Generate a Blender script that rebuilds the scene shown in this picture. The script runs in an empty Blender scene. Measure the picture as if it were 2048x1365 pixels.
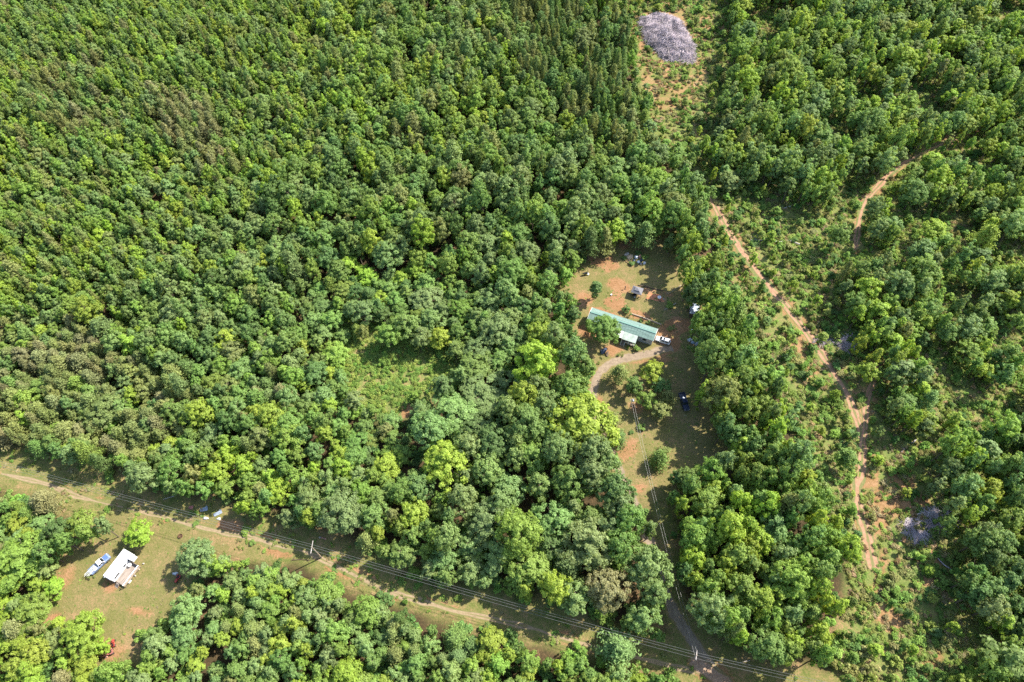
import bpy, bmesh, math, random
import numpy as np
from mathutils import Matrix, Vector
R_ = math.radians
rng = np.random.default_rng(20260)
random.seed(7)
S = bpy.context.scene
COL = S.collection

# ------------------------------------------------------------------ camera
CAM_H, PITCH, ROLL, FPX = 182.0, R_(57.3), R_(2.35), 1366.0
_f = np.array([0, math.cos(PITCH), -math.sin(PITCH)])
_r0 = np.array([1.0, 0, 0]); _u0 = np.array([0, math.sin(PITCH), math.cos(PITCH)])
_r = math.cos(ROLL) * _r0 - math.sin(ROLL) * _u0
_u = math.sin(ROLL) * _r0 + math.cos(ROLL) * _u0
CAMP = np.array([0, 0, CAM_H])
cd = bpy.data.cameras.new('camera'); cam = bpy.data.objects.new('camera', cd); COL.objects.link(cam)
cd.sensor_width = 36; cd.lens = 36 * FPX / 2048; cd.clip_start = 1; cd.clip_end = 6000
cam.matrix_world = Matrix([[_r[0], _u[0], -_f[0], 0], [_r[1], _u[1], -_f[1], 0], [_r[2], _u[2], -_f[2], CAM_H], [0, 0, 0, 1]])
S.camera = cam

def P(px, py, z=0.0):
    """photo pixel (2048 x 1365) -> world point at height z"""
    d = _f + (px - 1024) / FPX * _r - (py - 682.5) / FPX * _u
    t = (z - CAM_H) / d[2]
    p = CAMP + d * t
    return float(p[0]), float(p[1])

def proj(x, y, z):
    q = np.stack([np.asarray(x, float), np.asarray(y, float), np.asarray(z, float) - CAM_H + 0 * np.asarray(x, float)], -1)
    dz = q @ _f
    return 1024 + FPX * (q @ _r) / dz, 682.5 - FPX * (q @ _u) / dz, dz

# ------------------------------------------------------------------ light
SUN_AZ, SUN_EL = R_(25), R_(46)            # azimuth measured from +X towards +Y
w = bpy.data.worlds.new('World'); S.world = w; w.use_nodes = True
nt = w.node_tree; bg = nt.nodes['Background']
sky = nt.nodes.new('ShaderNodeTexSky'); sky.sky_type = 'NISHITA'; sky.sun_disc = False
sky.sun_elevation = SUN_EL; sky.sun_rotation = R_(90) - SUN_AZ
nt.links.new(sky.outputs[0], bg.inputs[0]); bg.inputs[1].default_value = 0.15
sd = bpy.data.lights.new('sun', 'SUN'); sd.energy = 5.0; sd.angle = R_(0.5); sd.color = (1.0, 0.95, 0.86)
sun = bpy.data.objects.new('sun', sd); COL.objects.link(sun)
sdir = Vector((math.cos(SUN_AZ) * math.cos(SUN_EL), math.sin(SUN_AZ) * math.cos(SUN_EL), math.sin(SUN_EL)))
sun.rotation_euler = sdir.to_track_quat('Z', 'Y').to_euler(); sun.location = (0, 0, 250)
S.view_settings.view_transform = 'Standard'; S.view_settings.look = 'None'
S.view_settings.exposure = 1.1; S.view_settings.gamma = 1.0
S.render.engine = 'CYCLES'
S.cycles.max_bounces = 6; S.cycles.diffuse_bounces = 4; S.cycles.glossy_bounces = 2
S.cycles.transmission_bounces = 3; S.cycles.transparent_max_bounces = 6
S.cycles.use_denoising = False

# ------------------------------------------------------------------ helpers
class MB:
    def __init__(s): s.v = []; s.f = []
    def add(s, vs, fs):
        n = len(s.v); s.v += [tuple(map(float, p)) for p in vs]; s.f += [tuple(i + n for i in f) for f in fs]; return s
    def box(s, c, d, rz=0, taper=1.0, rx=0, ry=0):
        m = Matrix.Rotation(rz, 3, 'Z') @ Matrix.Rotation(ry, 3, 'Y') @ Matrix.Rotation(rx, 3, 'X')
        vs = []
        for z in (-1, 1):
            k = taper if z > 0 else 1
            for x, y in ((-1, -1), (1, -1), (1, 1), (-1, 1)):
                p = m @ Vector((x * d[0] / 2 * k, y * d[1] / 2 * k, z * d[2] / 2)); vs.append((p.x + c[0], p.y + c[1], p.z + c[2]))
        return s.add(vs, [(3, 2, 1, 0), (4, 5, 6, 7), (0, 1, 5, 4), (1, 2, 6, 5), (2, 3, 7, 6), (3, 0, 4, 7)])
    def cyl(s, a, b, r0, r1=None, n=8, cap=True):
        r1 = r0 if r1 is None else r1
        a, b = Vector(a), Vector(b); q = (b - a).to_track_quat('Z', 'Y')
        vs = []
        for p, r in ((a, r0), (b, r1)):
            for i in range(n):
                t = 2 * math.pi * i / n; o = q @ Vector((r * math.cos(t), r * math.sin(t), 0)); vs.append(p + o)
        fs = [(i, (i + 1) % n, n + (i + 1) % n, n + i) for i in range(n)]
        if cap: fs += [tuple(range(n - 1, -1, -1)), tuple(range(n, 2 * n))]
        return s.add(vs, fs)
    def tube(s, pts, rad, n=6):
        for i in range(len(pts) - 1):
            r0 = rad[i] if hasattr(rad, '__len__') else rad; r1 = rad[i + 1] if hasattr(rad, '__len__') else rad
            s.cyl(pts[i], pts[i + 1], r0, r1, n)
        return s
    def loft(s, rings):
        n = len(rings[0]); base = len(s.v)
        s.v += [tuple(map(float, p)) for r in rings for p in r]
        for k in range(len(rings) - 1):
            for i in range(n):
                s.f.append((base + k * n + i, base + k * n + (i + 1) % n, base + (k + 1) * n + (i + 1) % n, base + (k + 1) * n + i))
        s.f.append(tuple(base + i for i in range(n - 1, -1, -1))); s.f.append(tuple(base + (len(rings) - 1) * n + i for i in range(n)))
        return s
    def slab(s, quad, th):
        """a quad with thickness th downwards"""
        vs = [Vector(p) for p in quad]; lo = [(p.x, p.y, p.z - th) for p in vs]
        return s.add([tuple(p) for p in vs] + lo, [(0, 1, 2, 3), (7, 6, 5, 4), (0, 4, 5, 1), (1, 5, 6, 2), (2, 6, 7, 3), (3, 7, 4, 0)])
    def panel(s, quad, th):
        """a thin panel: quad pushed along its normal by th"""
        vs = [Vector(p) for p in quad]; nrm = (vs[1] - vs[0]).cross(vs[2] - vs[0]).normalized() * th
        return s.add([tuple(p) for p in vs] + [tuple(p + nrm) for p in vs], [(3, 2, 1, 0), (4, 5, 6, 7), (0, 1, 5, 4), (1, 2, 6, 5), (2, 3, 7, 6), (3, 0, 4, 7)])
    def build(s, name, mat, parent=None, smooth=False, bevel=0, loc=None, rz=0):
        me = bpy.data.meshes.new(name); me.from_pydata(s.v, [], s.f)
        bm = bmesh.new(); bm.from_mesh(me); bmesh.ops.recalc_face_normals(bm, faces=bm.faces)
        if bevel: bmesh.ops.bevel(bm, geom=bm.edges[:], offset=bevel, segments=1, affect='EDGES', clamp_overlap=True)
        bm.to_mesh(me); bm.free()
        if smooth:
            for p in me.polygons: p.use_smooth = True
        me.materials.append(mat); o = bpy.data.objects.new(name, me); COL.objects.link(o)
        if parent: o.parent = parent
        if loc: o.location = loc
        o.rotation_euler.z = rz
        return o

def tag(o, label=None, cat=None, group=None, kind=None):
    if label: o['label'] = label
    if cat: o['category'] = cat
    if group: o['group'] = group
    if kind: o['kind'] = kind
    return o
def empty(name, label, cat, loc, rz=0, group=None):
    o = bpy.data.objects.new(name, None); COL.objects.link(o); o.location = loc; o.rotation_euler.z = rz
    o.empty_display_size = 0.3
    return tag(o, label, cat, group)
def copy_tree(o, parent=None):
    c = o.copy(); COL.objects.link(c)
    if parent: c.parent = parent
    for ch in o.children: copy_tree(ch, c)
    return c

def mat(name, col, rough=0.6, metal=0.0, noise=0.12, nscale=3.0, spec=0.4, col2=None, bump=0.0, streak=None):
    m = bpy.data.materials.new(name); m.use_nodes = True; t = m.node_tree; b = t.nodes['Principled BSDF']
    b.inputs['Roughness'].default_value = rough; b.inputs['Metallic'].default_value = metal
    b.inputs['Specular IOR Level'].default_value = spec
    tc = t.nodes.new('ShaderNodeTexCoord'); n = t.nodes.new('ShaderNodeTexNoise'); n.inputs['Scale'].default_value = nscale; n.inputs['Detail'].default_value = 5
    src = tc.outputs['Object']
    if streak:
        mp = t.nodes.new('ShaderNodeMapping'); mp.inputs['Scale'].default_value = streak; t.links.new(src, mp.inputs[0]); src = mp.outputs[0]
    t.links.new(src, n.inputs['Vector'])
    r = t.nodes.new('ShaderNodeValToRGB'); e = r.color_ramp.elements
    c2 = col2 if col2 else tuple(c * (1 - 2.2 * noise) for c in col)
    e[0].position = 0.32; e[0].color = (*c2, 1); e[1].position = 0.62; e[1].color = (*[min(1, c * (1 + (0 if col2 else noise))) for c in col], 1)
    t.links.new(n.outputs['Fac'], r.inputs[0]); t.links.new(r.outputs[0], b.inputs['Base Color'])
    if bump:
        bp = t.nodes.new('ShaderNodeBump'); bp.inputs['Strength'].default_value = bump; bp.inputs['Distance'].default_value = 0.1
        t.links.new(n.outputs['Fac'], bp.inputs['Height']); t.links.new(bp.outputs[0], b.inputs['Normal'])
    return m

# ---- polygons in photo pixels
def sdist(poly, x, y):
    """signed distance (px) to a polygon, negative inside"""
    pts = np.array(poly, float); x = np.asarray(x, float); y = np.asarray(y, float)
    best = np.full(x.shape, 1e9); inside = np.zeros(x.shape, bool)
    for (x0, y0), (x1, y1) in zip(pts, np.roll(pts, -1, 0)):
        dx, dy = x1 - x0, y1 - y0; L = dx * dx + dy * dy + 1e-9
        t = np.clip(((x - x0) * dx + (y - y0) * dy) / L, 0, 1)
        best = np.minimum(best, (x - x0 - t * dx) ** 2 + (y - y0 - t * dy) ** 2)
        c = ((y0 > y) != (y1 > y)) & (x < (x1 - x0) * (y - y0) / (y1 - y0 + 1e-12) + x0); inside ^= c
    return np.sqrt(best) * np.where(inside, -1, 1)
def ldist(line, x, y):
    best = np.full(np.shape(x), 1e9)
    for (x0, y0), (x1, y1) in zip(line[:-1], line[1:]):
        dx, dy = x1 - x0, y1 - y0; L = dx * dx + dy * dy
        t = np.clip(((x - x0) * dx + (y - y0) * dy) / L, 0, 1)
        best = np.minimum(best, (x - x0 - t * dx) ** 2 + (y - y0 - t * dy) ** 2)
    return np.sqrt(best)
_tab = rng.random((256, 256))
def vnoise(x, y, s):
    x = np.asarray(x) / s + 1000; y = np.asarray(y) / s + 1000
    i = np.floor(x).astype(int); j = np.floor(y).astype(int); fx = x - i; fy = y - j
    fx = fx * fx * (3 - 2 * fx); fy = fy * fy * (3 - 2 * fy)
    a = _tab[i % 256, j % 256]; b = _tab[(i + 1) % 256, j % 256]; c = _tab[i % 256, (j + 1) % 256]; d = _tab[(i + 1) % 256, (j + 1) % 256]
    return (a * (1 - fx) + b * fx) * (1 - fy) + (c * (1 - fx) + d * fx) * fy
def sm(x, a, b):
    t = np.clip((x - a) / (b - a), 0, 1); return t * t * (3 - 2 * t)

YARD = [(1235, 478), (1290, 462), (1335, 465), (1362, 525), (1384, 600), (1388, 640), (1394, 700), (1402, 780), (1435, 850), (1455, 900), (1400, 945), (1345, 950), (1340, 985), (1290, 995), (1240, 960), (1238, 905), (1207, 872), (1186, 800), (1190, 742), (1203, 713), (1162, 690), (1155, 640), (1172, 600), (1125, 567), (1165, 540), (1205, 508)]
DRIVE = [(1285, 975), (1336, 955), (1348, 1050), (1358, 1150), (1390, 1232), (1428, 1275), (1545, 1320), (1700, 1352), (1700, 1400), (1380, 1400), (1360, 1300), (1318, 1225), (1332, 1150), (1312, 1060)]
LINE = [(-200, 880), (0, 905), (150, 940), (280, 990), (400, 1012), (500, 1048), (620, 1066), (700, 1104), (800, 1150), (900, 1185), (1000, 1205), (1100, 1232), (1200, 1262), (1300, 1285), (1400, 1322), (1390, 1345), (1300, 1325), (1200, 1300), (1150, 1290), (1080, 1270), (980, 1240), (900, 1225), (800, 1200), (720, 1165), (660, 1140), (600, 1115), (500, 1095), (420, 1075), (330, 1055), (200, 1020), (120, 1010), (50, 965), (-200, 950)]
CAMPY = [(330, 1045), (480, 1080), (470, 1095), (400, 1105), (360, 1190), (335, 1225), (290, 1255), (246, 1272), (256, 1318), (188, 1332), (192, 1262), (110, 1230), (85, 1215), (105, 1170), (115, 1120), (140, 1090), (200, 1085), (230, 1040)]
GAP = [(690, 668), (740, 680), (800, 690), (880, 705), (890, 740), (850, 752), (800, 745), (780, 790), (720, 770), (690, 730)]
HOLE = [(795, 800), (825, 805), (818, 845), (800, 840)]
SLASH = [(1262, 8), (1440, -40), (1440, 110), (1400, 190), (1360, 250), (1330, 225), (1315, 160), (1285, 110)]
TRKC = [(1700, 455), (1700, 400), (1755, 350), (1830, 290), (2060, 205), (2060, 240), (1850, 328), (1790, 368), (1750, 405), (1732, 455)]
CUT = [(1405, 395), (1470, 320), (1610, 380), (1665, 470), (1680, 560), (1720, 640), (1740, 740), (1790, 800), (1790, 900), (1850, 960), (1880, 1100), (1960, 1180), (1950, 1400), (1640, 1400), (1690, 1200), (1700, 1100), (1640, 1000), (1600, 860), (1560, 740), (1480, 600), (1430, 500)]
RIGHTZ = [(1380, -200), (2400, -200), (2400, 1500), (1640, 1500), (1690, 1200), (1700, 1080), (1620, 960), (1590, 860), (1550, 740), (1470, 600), (1420, 420), (1370, 280)]
SCRUB_BACK = [(1225, -80), (1450, -120), (1470, 130), (1430, 260), (1350, 330), (1310, 270), (1270, 130)]
trackA = [(1420, 388), (1452, 455), (1480, 500), (1515, 545), (1550, 585), (1583, 628), (1612, 668), (1642, 706), (1668, 742), (1692, 778), (1706, 812), (1716, 850), (1726, 890), (1726, 935), (1712, 968), (1716, 1010), (1732, 1055), (1740, 1100), (1746, 1140)]
trackB = [(1750, 730), (1742, 770), (1735, 815), (1728, 852), (1724, 885)]
trackC = [(1945, 262), (1890, 285), (1850, 302), (1800, 328), (1775, 352), (1745, 385), (1726, 408), (1718, 445), (1712, 500)]
driveway = [(1345, 696), (1318, 702), (1285, 713), (1245, 717), (1212, 729), (1192, 750), (1183, 785), (1186, 825), (1200, 868), (1222, 905), (1240, 945), (1258, 985), (1285, 1050), (1310, 1120), (1332, 1185), (1350, 1225), (1370, 1260), (1392, 1295), (1414, 1325), (1436, 1350), (1470, 1390)]

# ------------------------------------------------------------------ ground
def ground():
    xs = np.concatenate([[-4000, -1500, -700], np.arange(-330, 331, 1.0), [700, 1500, 4000]])
    ys = np.concatenate([[-3000, -800, -200], np.arange(-40, 400, 1.0), [700, 1500, 5000]])
    X, Y = np.meshgrid(xs, ys); nx, ny = len(xs), len(ys)
    co = np.stack([X.ravel(), Y.ravel(), np.zeros(X.size)], 1)
    me = bpy.data.meshes.new('ground'); I = np.arange(nx * ny).reshape(ny, nx)
    F = np.stack([I[:-1, :-1].ravel(), I[:-1, 1:].ravel(), I[1:, 1:].ravel(), I[1:, :-1].ravel()], 1)
    me.vertices.add(len(co)); me.vertices.foreach_set('co', co.ravel())
    me.loops.add(F.size); me.loops.foreach_set('vertex_index', F.ravel())
    me.polygons.add(len(F)); me.polygons.foreach_set('loop_start', np.arange(0, F.size, 4)); me.polygons.foreach_set('loop_total', np.full(len(F), 4))
    me.update(); me.validate()
    x, y = co[:, 0], co[:, 1]
    ok = (np.abs(x) < 340) & (y > -45) & (y < 405)
    px, py, dz = proj(x, y, np.zeros_like(x)); px = np.where(ok, px, -9e3); py = np.where(ok, py, -9e3)
    j = (vnoise(x, y, 6) - .5) * 26 + (vnoise(x, y, 2.2) - .5) * 14
    s = lambda poly, grow, wd: sm(-(sdist(poly, px, py) - grow + j), -wd, wd)
    lawn = np.maximum(s(YARD, 25, 12), s(CAMPY, 30, 12))
    rough = np.maximum.reduce([s(LINE, 26, 16), s(DRIVE, 5, 14)])
    scrub = np.maximum.reduce([s(RIGHTZ, 10, 14) , s(SCRUB_BACK, 10, 14), s(TRKC, 10, 10), s(GAP, 50, 25)])
    clay = np.zeros_like(x)
    def blot(cx, cy, rx, ry, a=0, k=1.0):
        dx, dy = px - cx, py - cy; c, q = math.cos(a), math.sin(a)
        d = np.sqrt(((dx * c + dy * q) / rx) ** 2 + ((-dx * q + dy * c) / ry) ** 2) + j / 24
        return k * (1 - sm(d, .55, 1.15))
    for b in [(1215, 530, 22, 14, .3, .85), (1250, 488, 18, 10, 0, .6), (1195, 525, 30, 10, .2, .6), (1225, 605, 22, 14, .2, .75), (1207, 625, 26, 10, .3, .9), (1178, 665, 18, 12, 0, .85),
              (1240, 572, 24, 10, .25, .6), (1290, 580, 40, 6, .2, .5), (1280, 632, 34, 6, .35, .75), (1170, 600, 20, 14, 0, .5), (1350, 655, 36, 16, -.3, .8), (1345, 690, 26, 18, 0, .7), (1225, 700, 20, 10, 0, .5),
              (1185, 800, 12, 50, 0, .5), (1200, 840, 16, 40, -.3, .8), (1280, 975, 30, 18, 0, .6), (1255, 895, 40, 24, 0, .35), (1290, 720, 60, 10, 0, .35), (1270, 815, 16, 9, .5, .5),
              (140, 985, 34, 9, .45, .6), (190, 1000, 26, 8, .4, .5), (330, 1040, 30, 6, .3, .6), (470, 1062, 36, 14, .3, .5), (520, 1075, 30, 12, .3, .7), (560, 1105, 40, 10, .4, .45), (670, 1135, 36, 12, .5, .6), (715, 1150, 44, 14, .4, .7),
              (785, 1190, 46, 12, .4, .6), (860, 1205, 30, 10, .3, .45), (900, 1220, 40, 10, .3, .6), (1130, 1275, 30, 10, 0, .7), (1420, 1340, 36, 20, .5, .5), (260, 1220, 34, 12, .2, .35), (215, 1300, 30, 20, 0, .32), (105, 1240, 30, 8, -.7, .6), (225, 1170, 16, 12, 0, .45), (130, 1150, 20, 40, .4, .25),
              (812, 818, 9, 13, 0, .9),
              (1735, 945, 26, 40, 0, .7), (1765, 1010, 36, 50, 0, .55), (1790, 960, 30, 30, 0, .6), (1820, 1020, 40, 26, 0, .5), (1850, 1130, 24, 40, .3, .6), (1760, 1150, 20, 60, 0, .55), (1790, 1240, 34, 30, 0, .4), (1860, 1330, 36, 34, 0, .5),
              (1600, 700, 60, 30, .9, .4), (1650, 640, 50, 20, .8, .3), (1335, 75, 90, 95, 0, .3), (1420, 70, 14, 40, 0, .6), (1280, 90, 14, 40, 0, .55), (1345, 175, 60, 60, 0, .27), (1440, 45, 12, 16, 0, .6), (1500, 560, 20, 40, -.7, .4), (2030, 430, 30, 20, 0, .6), (1490, 320, 14, 8, 0, .7)]:
        clay = np.maximum(clay, blot(*b))
    for ln, wd in ((trackA, 20), (trackB, 16), (trackC, 16)):
        d = ldist(ln, px, py) + j * .7; clay = np.maximum(clay, .5 * (1 - sm(d, wd * .3, wd * .8)))
    for nm, arr in (('lawn', lawn), ('rough', rough), ('scrub', scrub), ('clay', clay)):
        a = me.attributes.new(nm, 'FLOAT', 'POINT'); a.data.foreach_set('value', (arr * 1.0).astype(np.float32))
    m = bpy.data.materials.new('ground'); m.use_nodes = True; t = m.node_tree; N = t.nodes; L = t.links; b = N['Principled BSDF']
    b.inputs['Roughness'].default_value = 0.95; b.inputs['Specular IOR Level'].default_value = 0.1
    geo = N.new('ShaderNodeNewGeometry')
    def noise(sc, det=4, rough=.6):
        n = N.new('ShaderNodeTexNoise'); n.inputs['Scale'].default_value = sc; n.inputs['Detail'].default_value = det; n.inputs['Roughness'].default_value = rough
        L.new(geo.outputs['Position'], n.inputs['Vector']); return n.outputs['Fac']
    def ramp(f, stops):
        r = N.new('ShaderNodeValToRGB'); e = r.color_ramp.elements
        while len(e) < len(stops): e.new(.5)
        for q, (p, c) in zip(e, stops): q.position = p; q.color = (*c, 1)
        L.new(f, r.inputs[0]); return r.outputs[0]
    def mix(f, a, c):
        x = N.new('ShaderNodeMix'); x.data_type = 'RGBA'
        L.new(f, x.inputs[0]); L.new(a, x.inputs[6]); L.new(c, x.inputs[7]); return x.outputs[2]
    def attr(nm):
        a = N.new('ShaderNodeAttribute'); a.attribute_name = nm; return a.outputs['Fac']
    def mth(op, a, bb):
        q = N.new('ShaderNodeMath'); q.operation = op; q.use_clamp = True
        for i, s_ in enumerate((a, bb)):
            if isinstance(s_, (int, float)): q.inputs[i].default_value = s_
            else: L.new(s_, q.inputs[i])
        return q.outputs[0]
    big, med, fine = noise(.11, 3, .7), noise(.5, 5, .7), noise(1.9, 6, .75)
    f1 = mth('ADD', mth('MULTIPLY', big, .55), mth('MULTIPLY', med, .45))
    f2 = mth('ADD', mth('MULTIPLY', f1, .55), mth('MULTIPLY', fine, .45))
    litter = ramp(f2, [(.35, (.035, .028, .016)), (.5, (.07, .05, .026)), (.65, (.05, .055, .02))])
    lawnc = ramp(f2, [(0.36, (0.1012, 0.118, 0.0315)), (0.45, (0.1539, 0.1463, 0.0468)), (0.53, (0.1978, 0.1652, 0.0674)), (0.62, (0.2551, 0.1888, 0.0899))])
    roughc = ramp(f2, [(0.36, (0.0713, 0.1056, 0.0238)), (0.45, (0.1331, 0.1478, 0.04)), (0.53, (0.2043, 0.1742, 0.0665)), (0.62, (0.2851, 0.2112, 0.0998))])
    scrubc = ramp(f2, [(0.38, (0.0827, 0.1258, 0.029)), (0.48, (0.1535, 0.1888, 0.0501)), (0.56, (0.2125, 0.1945, 0.0723)), (0.64, (0.3071, 0.2059, 0.1113))])
    clayc = ramp(f2, [(0.36, (0.2112, 0.1056, 0.0546)), (0.48, (0.3168, 0.1452, 0.0748)), (0.6, (0.4048, 0.22, 0.1276))])
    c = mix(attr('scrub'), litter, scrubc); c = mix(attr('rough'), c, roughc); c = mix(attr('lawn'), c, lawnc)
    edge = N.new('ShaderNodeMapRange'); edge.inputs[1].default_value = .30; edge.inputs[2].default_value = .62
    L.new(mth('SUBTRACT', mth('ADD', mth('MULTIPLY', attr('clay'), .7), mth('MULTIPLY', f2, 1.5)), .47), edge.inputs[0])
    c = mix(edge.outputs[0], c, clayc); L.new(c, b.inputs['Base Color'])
    bp = N.new('ShaderNodeBump'); bp.inputs['Strength'].default_value = .9; bp.inputs['Distance'].default_value = .25; L.new(fine, bp.inputs['Height']); L.new(bp.outputs[0], b.inputs['Normal'])
    me.materials.append(m); o = bpy.data.objects.new('ground', me); COL.objects.link(o); tag(o, kind='structure')
ground()

def strip(name, line, wid, cols, z=0.012, ruts=True, core=.42):
    pts = [np.array(P(*p)) for p in line]; out = [pts[0]]
    for a, b in zip(pts[:-1], pts[1:]):
        n = max(1, int(np.linalg.norm(b - a) / 1.0)); out += [a + (b - a) * (i + 1) / n for i in range(n)]
    q = np.array(out)
    for _ in range(6): q[1:-1] = (q[:-2] + 2 * q[1:-1] + q[2:]) / 4
    tn = np.gradient(q, axis=0); tn /= np.linalg.norm(tn, axis=1)[:, None]; nr = np.stack([-tn[:, 1], tn[:, 0]], 1)
    q = q + nr * ((vnoise(q[:, 0], q[:, 1], 9) - .5) * .9)[:, None]
    K = 9; V = []; E = []
    wv = wid * (0.8 + .45 * vnoise(q[:, 0], q[:, 1], 7))
    for i in range(len(q)):
        for k in range(K):
            u = k / (K - 1) * 2 - 1; jit = (vnoise(q[i, 0] + 50 * (k > 4), q[i, 1], 1.7) - .5) * 1.3
            p = q[i] + nr[i] * (u * wv[i] / 2 * (1 + .5 * jit)); V.append((p[0], p[1], z)); E.append(abs(u) + (1.1 * max(0, vnoise(q[i, 0] + 500, q[i, 1], 8) - (.28 if name == 'worn_path' else .45)) if ruts else 0))
    F = [(i * K + k, i * K + k + 1, (i + 1) * K + k + 1, (i + 1) * K + k) for i in range(len(q) - 1) for k in range(K - 1)]
    me = bpy.data.meshes.new(name); me.from_pydata(V, [], F)
    a = me.attributes.new('edge', 'FLOAT', 'POINT'); a.data.foreach_set('value', np.array(E, np.float32))
    m = bpy.data.materials.new(name); m.use_nodes = True; t = m.node_tree; N = t.nodes; L = t.links; b = N['Principled BSDF']
    b.inputs['Roughness'].default_value = .95; b.inputs['Specular IOR Level'].default_value = .1
    geo = N.new('ShaderNodeNewGeometry'); n1 = N.new('ShaderNodeTexNoise'); n1.inputs['Scale'].default_value = .9; n1.inputs['Detail'].default_value = 6; n1.inputs['Roughness'].default_value = .7
    L.new(geo.outputs['Position'], n1.inputs['Vector'])
    at = N.new('ShaderNodeAttribute'); at.attribute_name = 'edge'
    r1 = N.new('ShaderNodeValToRGB'); r1.color_ramp.elements[0].color = (*cols[0], 1); r1.color_ramp.elements[1].color = (*cols[1], 1)
    r1.color_ramp.elements[0].position = .35; r1.color_ramp.elements[1].position = .65; L.new(n1.outputs['Fac'], r1.inputs[0])
    r2 = N.new('ShaderNodeValToRGB'); r2.color_ramp.elements[0].color = (*cols[2], 1); r2.color_ramp.elements[1].color = (*cols[3], 1)
    r2.color_ramp.elements[0].position = .38; r2.color_ramp.elements[1].position = .62; L.new(n1.outputs['Fac'], r2.inputs[0])
    rr = N.new('ShaderNodeValToRGB'); e = rr.color_ramp.elements     # grass crown in the middle, bare wheel ruts, grassy edge
    if ruts:
        for p_, v_ in ((.0, .75), (.2, .5), (.38, .05), (.6, .1), (.85, .75)):
            q_ = e.new(p_) if p_ not in (0.0,) else e[0]; q_.position = p_; q_.color = (v_, v_, v_, 1)
        e[len(e) - 1].color = (1, 1, 1, 1)
    else:
        e[0].position = core; e[0].color = (0, 0, 0, 1); e[1].position = 1
    L.new(at.outputs['Fac'], rr.inputs[0])
    ad = N.new('ShaderNodeMath'); ad.operation = 'ADD'; L.new(rr.outputs[0], ad.inputs[0])
    sb = N.new('ShaderNodeMath'); sb.operation = 'MULTIPLY_ADD'; sb.inputs[1].default_value = 2.2; sb.inputs[2].default_value = -1.1; L.new(n1.outputs['Fac'], sb.inputs[0]); L.new(sb.outputs[0], ad.inputs[1])
    mr = N.new('ShaderNodeMapRange'); mr.inputs[1].default_value = .35; mr.inputs[2].default_value = .65; L.new(ad.outputs[0], mr.inputs[0])
    mx = N.new('ShaderNodeMix'); mx.data_type = 'RGBA'; L.new(mr.outputs[0], mx.inputs[0]); L.new(r1.outputs[0], mx.inputs[6]); L.new(r2.outputs[0], mx.inputs[7])
    L.new(mx.outputs[2], b.inputs['Base Color'])
    bp = N.new('ShaderNodeBump'); bp.inputs['Strength'].default_value = .6; bp.inputs['Distance'].default_value = .15; L.new(n1.outputs['Fac'], bp.inputs['Height']); L.new(bp.outputs[0], b.inputs['Normal'])
    me.materials.append(m); o = bpy.data.objects.new(name, me); COL.objects.link(o); return tag(o, kind='structure')
CLAY = ((.27, .15, .088), (.43, .26, .165), (.12, .15, .045), (.21, .18, .08))
GRAV = ((.20, .15, .105), (.32, .245, .17), (.16, .14, .05), (.24, .18, .08))
strip('clay_track', trackA, 3.0, CLAY)
strip('clay_spur', trackB, 2.2, CLAY, z=.02)
strip('clay_road', trackC, 2.5, CLAY)
strip('driveway', driveway, 3.6, GRAV, ruts=False)
strip('gravel_spill', [(1385, 1318), (1410, 1340), (1440, 1362), (1475, 1400)], 4.6, ((.26, .16, .10), (.38, .27, .19), (.14, .13, .05), (.22, .16, .08)), z=.02, ruts=False, core=.6)

WORN = ((.18, .16, .07), (.26, .205, .11), (.14, .15, .045), (.22, .185, .075))
strip('worn_path', [(1, 950), (90, 968), (150, 990), (220, 1010), (330, 1038), (440, 1062), (530, 1085), (600, 1100), (680, 1138), (760, 1178), (850, 1205), (960, 1232), (1100, 1268), (1230, 1300), (1390, 1345)], 1.9, ((.22, .165, .09), (.34, .25, .16), (.12, .135, .04), (.20, .175, .07)), z=.015)
# ------------------------------------------------------------------ foliage
def leaf_material(name, trans=.5, rough=.6, spec=.3, lo=1.0, hi=1.9):
    m = bpy.data.materials.new(name); m.use_nodes = True; t = m.node_tree; N = t.nodes; L = t.links
    b = N['Principled BSDF']; out = N['Material Output']
    b.inputs['Roughness'].default_value = rough; b.inputs['Specular IOR Level'].default_value = spec
    a = N.new('ShaderNodeAttribute'); a.attribute_type = 'INSTANCER'; a.attribute_name = 'tint'
    g = N.new('ShaderNodeNewGeometry')
    r = N.new('ShaderNodeMapRange'); r.inputs[3].default_value = lo; r.inputs[4].default_value = hi; L.new(g.outputs['Random Per Island'], r.inputs[0])
    mu = N.new('ShaderNodeVectorMath'); mu.operation = 'SCALE'; L.new(a.outputs['Vector'], mu.inputs[0]); L.new(r.outputs[0], mu.inputs['Scale'])
    tr = N.new('ShaderNodeBsdfTranslucent'); yl = N.new('ShaderNodeVectorMath'); yl.operation = 'MULTIPLY'; yl.inputs[1].default_value = (1.2, 1.12, .68)
    L.new(mu.outputs[0], yl.inputs[0]); L.new(yl.outputs[0], tr.inputs['Color'])
    L.new(mu.outputs[0], b.inputs['Base Color'])
    mx = N.new('ShaderNodeMixShader'); mx.inputs[0].default_value = trans
    L.new(b.outputs[0], mx.inputs[1]); L.new(tr.outputs[0], mx.inputs[2]); L.new(mx.outputs[0], out.inputs['Surface'])
    return m
M_LEAF = leaf_material('leaves'); M_NEEDLE = leaf_material('needles', .3, .6, .2, .75, 1.7); M_SHRUB = leaf_material('shrub_leaves', .4, .7, .15, .8, 1.8)
M_BARK = mat('bark', (.17, .135, .10), .9, noise=.25, nscale=6, spec=.1)
M_PALEBARK = mat('pale_bark', (.38, .34, .29), .9, noise=.2, nscale=6, spec=.1)

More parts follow.
